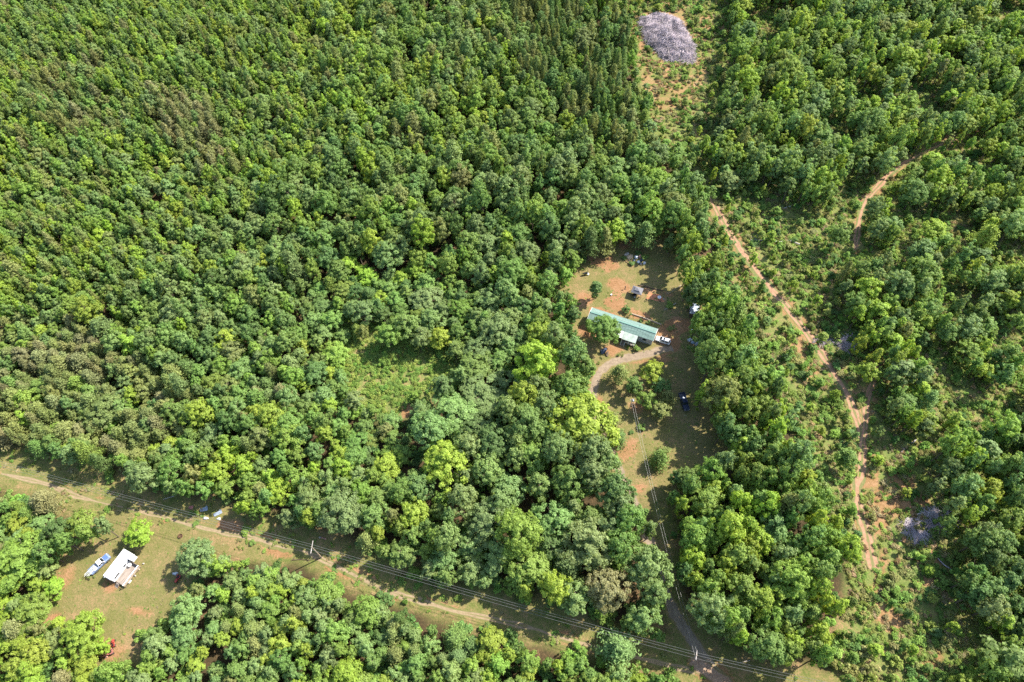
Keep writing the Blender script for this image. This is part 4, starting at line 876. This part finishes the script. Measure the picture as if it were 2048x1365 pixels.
chair('dark chair under the left side of the grey canopy', local(can, -1.1, -1.0), ga + .6, M_BLACK)
chair('brown chair under the right front corner of the grey canopy', local(can, 1.0, -1.2), ga + 2.4, M_DWOOD)
lump('cushion', 'pale cushion lying in front of the table under the grey canopy', 'cushion', local(can, -.1, -1.35, .02), (.5, .45, .3), M_TARP, seed=5)
x, y = P(1250, 578.5); t = empty('patio_torch', 'small dark stand on the grass left of the grey canopy', 'stand', (x, y, 0)); MB().cyl((0, 0, 0), (0, 0, 1.0), .04).build('pole', M_BLACK, t); MB().cyl((0, 0, 1.0), (0, 0, 1.35), .24, .16, n=10).build('bowl', M_BLACK, t); MB().cyl((0, 0, 0), (0, 0, .04), .25, n=10).build('base', M_BLACK, t)

# --- back-yard things
x, y = P(1318.9, 594.6, .75); round_table('white round table with a dark centre on the orange clay patch', (x, y, 0), .62, M_WHITE)
cp = [P(1297, 586), P(1322, 590), P(1331, 606), P(1292, 597.5)]
def patch(name, poly, cols, z, seed):
    r = np.random.default_rng(seed); c = np.mean(poly, 0); V = [(c[0], c[1], z)]; E = [0]; n = 60; pts = []
    for i in range(n):
        t = i / n * len(poly); k = int(t); f = t - k; p = np.array(poly[k]) * (1 - f) + np.array(poly[(k + 1) % len(poly)]) * f; pts.append(p)
    for s_ in (.45, .75, 1.0):
        for p in pts: q = c + (p - c) * (s_ + (r.normal() * .05 if s_ > .5 else 0)); V.append((q[0], q[1], z)); E.append(s_)
    F = [(0, 1 + i, 1 + (i + 1) % n) for i in range(n)] + [(1 + k * n + i, 1 + (k + 1) * n + i, 1 + (k + 1) * n + (i + 1) % n, 1 + k * n + (i + 1) % n) for k in range(2) for i in range(n)]
    me = bpy.data.meshes.new(name); me.from_pydata(V, [], F); me.materials.append(cols); o = bpy.data.objects.new(name, me); COL.objects.link(o); return tag(o, kind='structure')
patch('clay_ground', cp, mat('bare_clay', (.52, .22, .115), .95, noise=.12, nscale=1.2, spec=.05, bump=.5), .012, 4)
for i, (qx, qy, lab) in enumerate([(1293, 599, 'dark stone at the left corner of the orange clay patch'), (1320, 603, 'dark stone at the lower edge of the orange clay patch'), (1328, 599, 'pale yellow stone at the right end of the orange clay patch')]):
    x, y = P(qx, qy); lump('stone', lab, 'stone', (x, y, -.02), (.6, .5, .4), (M_DWOOD, M_DWOOD, M_STONE)[i], seed=30 + i)
def timber_row(name, label, cat, pts, z, w_, m, seed=0):
    """a low border of butted timbers with uneven joints, one thing"""
    r = np.random.default_rng(seed); W = [P(*p) for p in pts]; o = W[0]; b = MB()
    for a, c in zip(W[:-1], W[1:]):
        L = math.dist(a, c); n = max(1, int(L / 2.2)); an = math.atan2(c[1] - a[1], c[0] - a[0])
        for i in range(n):
            f = (i + .5) / n; b.box((a[0] + (c[0] - a[0]) * f - o[0], a[1] + (c[1] - a[1]) * f - o[1], z / 2 - .03), (L / n - .03, w_ * r.uniform(.8, 1.1), z * r.uniform(.8, 1.05)), an + r.normal() * .02)
    return tag(b.build(name, m, loc=(o[0], o[1], 0)), label, cat)
timber_row('garden_border', 'low pale timber border running along the back of the green-roofed house', 'border', [(1262.8, 628.5), (1285, 636), (1305, 643.5), (1322.5, 650.5)], .45, .28, mat('weathered_timber', (.40, .32, .23), .9, noise=.2), 1)
timber_row('timber_edging', 'dark timber edging from the grey canopy towards the shaded tree line', 'edging', [(1276, 571.5), (1290, 573.5), (1305, 578), (1326, 582)], .35, .3, M_DWOOD, 2)
def grill(label, loc, rz):
    t = empty('barrel_grill', label, 'grill', loc, rz); MB().cyl((-.6, 0, .85), (.6, 0, .85), .35, n=14).build('barrel', M_BLACK, t); MB().box((-.6 - .35, 0, .85), (.5, .5, .05)).build('shelf', M_BLACK, t); MB().cyl((.45, 0, 1.15), (.45, 0, 1.75), .07).build('chimney', M_BLACK, t)
    for a in (-.45, .45):
        for b in (-.25, .25): MB().cyl((a, b, 0), (a, b, .7), .03).build('leg', M_BLACK, t)
x, y = P(1171.5, 548.5, .4); grill('black barrel grill at the left edge of the back yard', (x, y, 0), .2)
x, y = P(1176.3, 549.2, .3); chair('white garden chair beside the black barrel grill', (x, y, 0), -1.0, M_WHITE)
x, y = P(1222.5, 591); t = empty('bucket', 'small white bucket on the grass between the lone tree and the canopy', 'bucket', (x, y, 0)); MB().cyl((0, 0, 0), (0, 0, .45), .2, .26, n=14).build('body', M_WHITE, t); MB().cyl((0, 0, .45), (0, 0, .47), .27, n=14).build('lid', M_WHITE, t)
x, y = P(1225, 590.5); lump('stone', 'small brown stone beside the white bucket', 'stone', (x, y, -.02), (.4, .35, .3), M_DWOOD, seed=44)
# shed under the trees
(ax, ay), (bx, by), sa, sl = frame((1379.5, 629), (1380.3, 607.6), 2.3, 2.3)
sc_ = (ax + bx) / 2 + 1.5, (ay + by) / 2
shed = empty('shed', 'small shed with a blue-grey metal roof half hidden under the tree line', 'shed', (sc_[0], sc_[1], 0), sa)
MB().box((0, 0, 1.0), (sl - .3, 2.6, 2.0)).build('wall', M_DWOOD, shed); MB().slab([(-sl / 2, -1.5, 2.05), (sl / 2, -1.5, 2.05), (sl / 2, 1.5, 2.35), (-sl / 2, 1.5, 2.35)], .06).build('roof', M_METALBLUE, shed)
MB().box((-.4, 1.32, 1.0), (.9, .05, 1.8)).build('door', M_WOOD, shed)
(ax, ay), (bx, by), qa, ql = frame((1390, 630), (1407, 631)); o = MB().box((ql / 2, 0, .25), (ql, .25, .08)).build('plank', M_DIRTYW, loc=(ax, ay, 0), rz=qa); tag(o, 'long pale plank lying beside the lower corner of the small shed', 'plank')
# the trash heap and its low bushes
for i, (qx, qy, d, m_, lab, cat, nm) in enumerate([(1259.5, 514.5, (2.2, 1.8, .7), M_TAN, 'tan crumpled cardboard heap at the left of the trash heap', 'cardboard', 'cardboard_heap'), (1252.5, 509, (1.8, 1.3, .5), M_STONE, 'grey crumpled sheet at the upper left of the trash heap', 'sheet', 'crumpled_sheet'),
        (1273, 516, (1.5, 1.3, .8), M_TARP, 'large pale blue bag in the middle of the trash heap', 'bag', 'bag'), (1279.5, 514.5, (1.4, 1.2, .8), M_REDSTONE, 'brownish bag at the top of the trash heap', 'bag', 'bag'), (1276, 524, (1.1, 1.0, .6), M_WHITE, 'white bag low in the middle of the trash heap', 'bag', 'bag'),
        (1283, 521.5, (1.2, 1.0, .7), M_BTARP, 'dark blue bag on the right side of the trash heap', 'bag', 'bag'), (1288, 527, (1.2, .9, .6), M_TARP, 'pale blue bag at the right end of the trash heap', 'bag', 'bag'), (1268, 522.5, (1.3, 1.0, .6), M_BTARP, 'dark blue bag below the tan cardboard heap', 'bag', 'bag'),
        (1258.5, 521.5, (.7, .6, .4), M_TAN, 'small tan box at the lower left of the trash heap', 'box', 'box'), (1281, 529, (.9, .8, .5), M_BTARP, 'dark bag at the lower right of the trash heap', 'bag', 'bag')]):
    x, y = P(qx, qy); lump(nm, lab, cat, (x, y, -.02), d, m_, rz=i * .7, seed=60 + i)
# odds and ends in the shade right of the car
for i, (qx, qy, d, m_, lab, cat, nm) in enumerate([(1381, 681.5, (2.0, 1.4, .7), M_TARP, 'pale crumpled tarp in the shade right of the white car', 'tarp', 'tarp'), (1386, 686, (1.4, 1.1, .5), M_METALBLUE, 'blue-grey crumpled tarp beside the curved metal tub in the shade', 'tarp', 'tarp'), (1207, 703, (3.0, 1.5, .7), M_BTARP, 'dark blue tarp heap in the shade of the front yard tree', 'tarp', 'tarp'), (1213, 709.5, (1.8, 1.0, .5), M_DWOOD, 'dark brown heap below the tarp under the front yard tree', 'heap', 'wood_heap'),
        (1384, 661, (.9, .6, .4), M_WHITE, 'small white bundle at the sunlit edge above the pale tarp', 'bundle', 'bundle')]):
    x, y = P(qx, qy); lump(nm, lab, cat, (x, y, -.02), d, m_, rz=.4 * i, seed=80 + i)
x, y = P(1394, 688.5); t = empty('metal_tub', 'curved grey metal tub lying on its side under the tree line', 'tub', (x, y, .5), .9); b = MB()
n = 12; rings = []
for k, (rr_, xx) in enumerate(((.55, -.8), (.55, .8), (.48, .8), (.48, -.8))): rings.append([(xx, rr_ * math.cos(math.pi * (.1 + .8 * i / n)), .0 - .5 + rr_ * math.sin(math.pi * (.1 + .8 * i / n))) for i in range(n + 1)])
fs = []; vs = [p for r_ in rings for p in r_]; m1 = n + 1
for k in range(4): fs += [(k * m1 + i, k * m1 + i + 1, ((k + 1) % 4) * m1 + i + 1, ((k + 1) % 4) * m1 + i) for i in range(n)]
b.add(vs, fs).build('shell', M_SIDING, t); MB().box((-.78, 0, -.25), (.04, .9, .5)).build('end_plate', M_SIDING, t)

# --- red machines by the camper clearing
def tractor(label, loc, rz, s_=1.0, paint=M_RED, seat=M_BLACK):
    t = empty('garden_tractor', label, 'tractor', loc, rz); t.scale = (s_, s_, s_)
    MB().loft([[(-.95, -.22, .35), (-.95, .22, .35), (-.95, .22, .68), (-.95, -.22, .68)], [(-.1, -.28, .35), (-.1, .28, .35), (-.1, .26, .85), (-.1, -.26, .85)]]).build('hood', paint, t, bevel=.03)
    MB().box((.35, 0, .42), (.95, .7, .16)).build('body', paint, t, bevel=.03)
    for sy in (-1, 1): MB().box((.6, sy * .4, .72), (.6, .22, .07)).build('fender', paint, t, bevel=.02)
    MB().box((.45, 0, .72), (.4, .4, .1)).box((.65, 0, .92), (.08, .4, .36)).build('seat', seat, t)
    MB().cyl((-.1, 0, .8), (.12, 0, 1.05), .025).cyl((.1, 0, 1.03), (.13, 0, 1.07), .18, n=12).build('steering_wheel', M_BLACK, t)
    for sy in (-1, 1): wheel(t, .6, sy * .42, .3, .22); wheel(t, -.7, sy * .36, .2, .16)
    return t
x, y = P(226, 1287, .5); tractor('red garden tractor standing at the bottom of the camper clearing, the upper one', (x, y, 0), -1.35)
x, y = P(217, 1307, .5); tractor('faded red garden tractor, the larger lower one of the pair below the clearing', (x, y, 0), .5, 1.35, M_FADED)
x, y = P(355, 1158, .5); tractor('dark red mower in the shade of the dome-shaped tree by the lawn', (x, y, 0), 1.2, 1.1, M_RED)
x, y = P(351.5, 1148.5); lump('tarp', 'pale grey bundle just above the dark red mower in the shade', 'bundle', (x, y, -.02), (1.4, .8, .6), M_TARP, seed=90)
x, y = P(211, 1298); o = MB().box((0, 0, .35), (1.7, .14, .12), .25).box((.5, 0, .2), (.12, .9, .1), .25).box((-.6, .2, .18), (.1, .5, .36), .25).build('farm_implement', M_BLACK, loc=(x, y, 0)); tag(o, 'black iron implement lying between the two red tractors', 'implement')
x, y = P(229.5, 1291.5); lump('bag', 'small white sack at the rear of the upper red tractor', 'sack', (x, y, -.02), (.5, .45, .4), M_WHITE, seed=91)
x, y = P(214, 1314); lump('bag', 'pinkish sack below the lower red tractor', 'sack', (x, y, -.02), (.7, .5, .4), M_REDSTONE, seed=92)
x, y = P(199, 1319); o = MB().box((0, 0, .2), (.9, .15, .12), .7).box((0.2, .1, .12), (.12, .8, .12), .7).build('iron_bar', M_BLACK, loc=(x, y, 0)); tag(o, 'black bent iron bar on bare soil below the red tractors', 'scrap iron')
x, y = P(191.5, 1227); t = empty('toy_car', 'small yellow toy car on the camper lawn', 'toy car', (x, y, 0), .5); MB().box((0, 0, .28), (.9, .5, .3)).build('body', M_YEL, t, bevel=.05); MB().box((.1, 0, .52), (.4, .4, .2), taper=.8).build('cab', M_YEL, t)
for a in (-.28, .28):
    for sy in (-1, 1): MB().cyl((a, sy * .2, .13), (a, sy * .28, .13), .13, n=10).build('wheel', M_TYRE, t)
# fire ring on the lawn
x, y = P(361, 1073); fr = empty('fire_ring', 'rusty iron fire ring with charred wood on the grass above the dome tree', 'fire ring', (x, y, 0)); b = MB(); n = 20; vs = []
for k, (r_, z_) in enumerate(((.62, 0), (.62, .32), (.56, .32), (.56, 0))): vs += [(r_ * math.cos(i * 2 * math.pi / n), r_ * math.sin(i * 2 * math.pi / n), z_) for i in range(n)]
b.add(vs, [(k * n + i, k * n + (i + 1) % n, ((k + 1) % 4) * n + (i + 1) % n, ((k + 1) % 4) * n + i) for k in range(4) for i in range(n)]).build('ring', M_RUST, fr)
for k in range(5): MB().cyl((math.cos(k) * .4, math.sin(k) * .4, .08), (math.cos(k + 2.2) * .5, math.sin(k + 2.2) * .5, .25), .06).build('log', M_RUST, fr)
# scrap along the power-line edge
for i, (qx, qy, rz, d, m_, lab) in enumerate([(408, 1019.5, .2, (2.0, 1.0), M_METALBLUE, 'left of the two blue-grey metal sheets in the shade of the wood edge'), (436, 1027.5, .5, (2.2, .9), M_METALBLUE, 'right of the two blue-grey metal sheets in the shade of the wood edge'), (382, 1016, -.3, (1.2, .8), M_FADED, 'rusty red metal sheet in the shade left of the blue-grey sheets')]):
    x, y = P(qx, qy); o = MB().box((0, 0, .14), (d[0], d[1], .03), rz, rx=.12, ry=.08).box((.3, .35, .09), (d[0] * .7, d[1] * .7, .03), rz + .7, rx=-.1).build('metal_sheet', m_, loc=(x, y, 0)); tag(o, lab, 'metal sheet')
for i, (qx, qy, lab) in enumerate([(412, 1037.5, 'larger white rubble lump on the sunny edge under the power line'), (438, 1038.5, 'smaller whitish-yellow rubble lump right of the larger one under the wires')]):
    x, y = P(qx, qy); lump('rubble_lump', lab, 'rubble', (x, y, -.02), ((1.5, .8, .4), (1.1, .7, .4))[i], M_DIRTYW, seed=100 + i)
for i, (qx, qy, lab) in enumerate([(640, 1075.5, 'pale stone, left of three at the wood edge above the roadside pole'), (645, 1076.5, 'pinkish stone, middle of three at the wood edge above the roadside pole'), (650, 1078, 'red stone, right of three at the wood edge above the roadside pole')]):
    x, y = P(qx, qy); lump('stone', lab, 'stone', (x, y, -.02), (.7, .5, .45), (M_STONE, M_REDSTONE, M_REDSTONE)[i], seed=110 + i)
def log(name, label, cat, pa, pb, r0, r1, m, twigs=0, seed=0, z=.12):
    a, b = P(*pa), P(*pb); r = np.random.default_rng(seed); d = Vector((b[0] - a[0], b[1] - a[1], 0)); L = d.length; nrm = Vector((-d.y, d.x, 0)).normalized(); B = MB()
    pts = [Vector((0, 0, z)) + d * t + nrm * r.normal() * .02 * L for t in np.linspace(0, 1, 6)]; B.tube([tuple(p) for p in pts], list(np.linspace(r0, r1, 6)), 7)
    for _ in range(twigs):
        t = r.uniform(.35, 1); p = Vector((0, 0, z)) + d * t; e = p + (d.normalized() * r.uniform(.3, .9) + nrm * r.uniform(-.9, .9)) * L * .18 + Vector((0, 0, r.uniform(0, .8))); B.cyl(tuple(p), tuple(e), r1 * .8, r1 * .3, 5)
    return tag(B.build(name, m, loc=(a[0], a[1], 0)), label, cat)
log('fallen_branch', 'thin dark fallen branch along the lower edge of the power-line strip', 'branch', (586, 1121), (640, 1119), .12, .06, M_DWOOD, 3, 1)
log('fallen_branch', 'short dark branch touching the left end of the long fallen branch', 'branch', (583, 1122), (590, 1115), .12, .07, M_DWOOD, 0, 2)
log('fallen_log', 'long bleached fallen trunk lying in the scrub right of the clay track', 'fallen trunk', (1598, 488), (1500, 482), .28, .08, M_DEAD, 6, 3, .5)
log('fallen_log', 'grey fallen trunk in shade near the right edge of the reddish scrub', 'fallen trunk', (1905, 1145), (1862, 1108), .22, .08, M_SLASH, 5, 4, .4)
log('fallen_log', 'short pale fallen trunk above the fork of the clay track', 'fallen trunk', (1580, 415), (1556, 421), .2, .08, M_DEAD, 4, 5, .4)
log('fallen_log', 'thin fallen trunk under trees right of the upper clay road', 'fallen trunk', (1830, 880), (1800, 905), .18, .07, M_SLASH, 4, 6, .4)
log('fallen_branch', 'dead branching limb in the shade of the wood edge above the wires', 'branch', (352, 992), (326, 1000), .12, .05, M_DEAD, 5, 7)
log('fallen_branch', 'bleached dead limb lying in the shaded back yard left of the shed', 'branch', (1352, 609), (1328, 623), .12, .04, M_DEAD, 7, 8, .4)
log('fallen_branch', 'bleached dead limb in the shaded yard above the clay patch', 'branch', (1362, 572), (1336, 589), .09, .03, M_DEAD, 5, 9, .25)
log('fallen_branch', 'thin grey fallen limb by the lower driveway pole in the shade', 'branch', (1500, 1322), (1474, 1327), .1, .04, M_DEAD, 3, 10)

# --- slash piles
def slash(label, poly_c, rx, ry, rot, hgt, nbr, nsmall, seed, name='brush_pile', fine=1.0):
    r = np.random.default_rng(seed); x, y = poly_c; t = empty(name, label, 'brush pile', (x, y, 0), rot); ph = r.uniform(0, 6.28, 4)
    def edge(a): return (abs(math.cos(a)) ** 3 + abs(math.sin(a)) ** 3) ** (-1 / 3) * (1 + .07 * math.sin(2 * a + ph[0]) + .06 * math.sin(3 * a + ph[1]) + .04 * math.sin(7 * a + ph[2]))
    def top(u, v):
        q = math.hypot(u, v); return hgt * max(0, 1 - q ** 2.4) ** .7 * (.55 + .8 * float(vnoise(np.array([x + u * rx]), np.array([y + v * ry]), 4.0)[0]))
    nr, na = 14, 48; V = [(0, 0, top(0, 0) * .85)]; F = []
    for i in range(1, nr + 1):
        for k in range(na):
            a = k / na * 6.2832; q = i / nr * .97; e = edge(a); u, v = math.cos(a) * q, math.sin(a) * q; V.append((u * e * rx, v * e * ry, top(u, v) * .85 - .04))
    F = [(0, 1 + k, 1 + (k + 1) % na) for k in range(na)] + [(1 + i * na + k, 1 + (i + 1) * na + k, 1 + (i + 1) * na + (k + 1) % na, 1 + i * na + (k + 1) % na) for i in range(nr - 1) for k in range(na)]
    MB().add(V, F).build('heap_core', M_SLASHD, t)
    def stick(B, lmin, lmax, rad):
        a = r.uniform(0, 6.28); q = math.sqrt(r.random()) * 1.02; e = edge(a); u, v = q * math.cos(a), q * math.sin(a); L = r.uniform(lmin, lmax)
        th = vnoise(np.array([x + u * rx]), np.array([y + v * ry]), 5.0)[0] * 9 + r.normal() * .7                 # branches lie in loose sheaves
        p = Vector((u * e * rx, v * e * ry, top(u, v) * r.uniform(.85, 1.05) + .12)); d = Vector((math.cos(th), math.sin(th), r.normal() * .12)).normalized() * L / 2
        m = p + Vector((r.normal(), r.normal(), abs(r.normal()))) * L * .05
        B.tube([tuple(p - d), tuple(m), tuple(p + d)], [rad, rad * .75, rad * .35], 4)
    B = MB()
    for _ in range(nsmall): stick(B, 1.2, 4.5, r.uniform(.04, .1) * fine)
    o = B.build('twigs', M_SLASH, t); tag(o, kind='stuff')
    for _ in range(nbr):
        B = MB(); stick(B, 3.0, 7.0, r.uniform(.06, .12)); B.build('branch', M_SLASH if r.random() < .6 else M_DEAD, t)
c0, c1, c2, c3 = P(1288, 40), P(1375, 28), P(1385, 118), P(1312, 122)
pc = P(1336, 73, 1.0); slash('huge grey heap of bleached cut branches in the clearing at the top', pc, 9.6, 17.5, .16, 3.6, 95, 5200, 500)
slash('small dark grey brush heap right of the middle of the clay track', P(1692, 690), 3.0, 2.6, .3, 1.2, 8, 160, 501, 'brush_heap')
slash('small pale brush heap in the middle of the reddish scrub', P(1828, 1062), 2.6, 3.4, .3, .9, 8, 170, 502, 'brush_heap')
slash('grey brush heap in tree shade right of the reddish scrub', P(1872, 1040), 4.0, 3.0, .1, 1.2, 10, 200, 503, 'brush_heap')
slash('grey brush heap near the lower right corner woods', P(1955, 1185), 3.0, 2.6, .4, 1.0, 8, 150, 504, 'brush_heap')
slash('flat grey brush heap just left of the dark one beside the clay track', P(1648, 680), 2.4, 1.6, .1, .6, 6, 110, 505, 'brush_heap')

# --- shrubs of the yards, each one a thing
def shrub(qx, qy, Rr, h, cn, lab, c='shrub', group=None):
    x, y = P(qx, qy, h * .45); t = dict(c=c, i=int(rng.integers(len(VAR[c]))), x=x, y=y, R=Rr, h=h, lab=lab, tint=np.array(COLS[cn])); e = place_tree(t, 'shrub', 'shrub', group, ('foliage', 'stem')); return e
shrub(1255.5, 621, 1.8, 2.8, 'dark green', 'round dark-green shrub touching the back eave of the house')
shrub(1271.5, 695.5, 1.35, 1.9, 'mid green', 'round mid-green shrub in front of the porch')
shrub(1255, 695.5, .5, .8, 'yellow-green', 'little yellow shrub beside the porch steps')
shrub(1282, 641, .8, 1.2, 'dark green', 'small dark shrub behind the middle of the house by the timber border')
shrub(1296, 646, .9, 1.6, 'dark green', 'dark-green upright shrub behind the right part of the house')
shrub(1236, 711.5, .5, .9, 'dark green', 'tiny dark shrub left of the pair above the driveway bend')
shrub(1244.5, 711.5, .4, .7, 'olive green', 'tiny olive shrub right of the pair above the driveway bend')
shrub(1246, 516, 1.2, 1.1, 'dark green', 'dark low shrub at the left end of the trash heap')
shrub(1264, 529, 1.4, 1.1, 'dark green', 'dark low shrub along the lower side of the trash heap')
shrub(1277, 507, 1.3, 1.2, 'dark green', 'dark-green shrub at the top of the trash heap')
shrub(1290, 513, 1.4, 1.3, 'mid green', 'green shrub at the right end of the trash heap in shade')
shrub(1338, 608, 1.7, 1.3, 'bright green', 'spreading bright green shrub at the shade edge right of the clay patch')
shrub(1283, 854, 1.4, 1.5, 'mid green', 'leafy shrub under the service wires below the island clump')
shrub(1262, 866, .9, .9, 'dark green', 'low dark shrub in the middle of the lower yard')
shrub(1330, 900, 1.6, 1.8, 'olive green', 'sparse olive shrub just above the lone star-shadow cedar')
shrub(1200, 858, 1.3, 1.2, 'brownish olive', 'brown-tinged shrub between the driveway and the two cedars')
shrub(1395, 935, 2.2, 2.2, 'bright green', 'bright shrub at the edge of the wood right of the lower yard')
shrub(181, 1150, .9, 1.2, 'olive green', 'little bush at the tail of the loaded grey-blue pickup')
shrub(216, 1168, .4, .4, 'mid green', 'grass-like tuft below the end of the camper')
shrub(492, 1064, 1.7, 1.5, 'bright green', 'bright green bush on the power-line strip left of the roadside pole')
shrub(505, 1085, 1.0, .9, 'mid green', 'smaller green bush below the bright one on the power-line strip')
shrub(390, 1050, 1.0, .7, 'mid green', 'flat leafy bush under the wires by the rubble lumps')
shrub(1225, 1270, 1.8, 1.6, 'bright green', 'bright green bush just above the feathery pine under the wires')
shrub(1340, 655, 1.2, .8, 'olive green', 'scraggly bush on red soil just above the white car')

# --- utility poles and wires
def pole(label, base, h, arm_rz, arm=2.4, transformer=False, lean=(0, 0)):
    x, y = base; t = empty('utility_pole', label, 'utility pole', (x, y, 0)); t.rotation_euler = (lean[0], lean[1], 0)
    MB().cyl((0, 0, -.3), (0, 0, h), .17, .12, n=10).build('pole', M_POLE, t)
    if arm:
        a = Vector((math.cos(arm_rz), math.sin(arm_rz), 0)) * arm / 2; o = MB().box((0, 0, h - .35), (arm, .14, .16), arm_rz).build('crossarm', M_DEAD, t)
        for k in (-.92, 0, .92): MB().cyl((a.x * k, a.y * k, h - .27), (a.x * k, a.y * k, h - .03), .06, .045, n=8).build('insulator', M_STONE, t)
    if transformer:
        MB().cyl((.38, 0, h - 1.6), (.38, 0, h - .7), .24, n=12).build('transformer', M_SIDING, t)
    return t
def wire(label, group, a, b, sag, r_=.026, n=24):
    a, b = Vector(a), Vector(b); pts = []
    for i in range(n + 1):
        t = i / n; p = a.lerp(b, t); p.z -= 4 * sag * t * (1 - t); pts.append(tuple(p - a))
    return tag(MB().tube(pts, r_, 5).build('power_wire', M_WIRE, loc=tuple(a)), label, 'wire', group)
PH = 10.0
pA = P(623, 1094, PH); pB = P(1393, 1311, PH - .3); pC = P(1264.5, 799, 9.2)
dW = math.atan2(pB[1] - pA[1], pB[0] - pA[0]); armr = dW + math.pi / 2
pole('wooden utility pole with a pale crossarm on the grassy power-line strip', pA, PH, armr + .25, 3.2)
pole('wooden utility pole where the wires branch beside the lower driveway', pB, PH, armr, 2.2)
pole('wooden service pole with a transformer at the left of the island clump', pC, 9.4, .3, 1.2, True)
pZ = P(-330, 836, PH); pY = P(1850, 1412, PH)
nv = Vector((math.cos(armr), math.sin(armr), 0)); LN = ['upper', 'middle', 'lower']
for k, (o, dz_) in enumerate(((.55, 0), (0, 0), (-.6, -.6))):
    f = lambda p, h: (p[0] + nv.x * o, p[1] + nv.y * o, h + dz_)
    wire(f'{LN[k]} of the three wires running up to the left from the roadside utility pole', 'overhead wires of the main line', f(pZ, PH), f(pA, PH), 1.6)
    wire(f'{LN[k]} of the three wires between the roadside pole and the junction pole', 'overhead wires of the main line', f(pA, PH), f(pB, PH - .3), 1.8)
    wire(f'{LN[k]} of the three wires leaving the junction pole at the photo bottom', 'overhead wires of the main line', f(pB, PH - .3), f(pY, PH), 1.0)
for k, (o, dz_) in enumerate(((.35, 0), (-.35, 0))):
    wire(f'{("right", "left")[k]} of the two service wires running up the shaded driveway to the service pole', 'service wires along the driveway', (pB[0] + o, pB[1], PH - .5), (pC[0] + o * .9, pC[1], 9.0), 2.4, .02, 40)
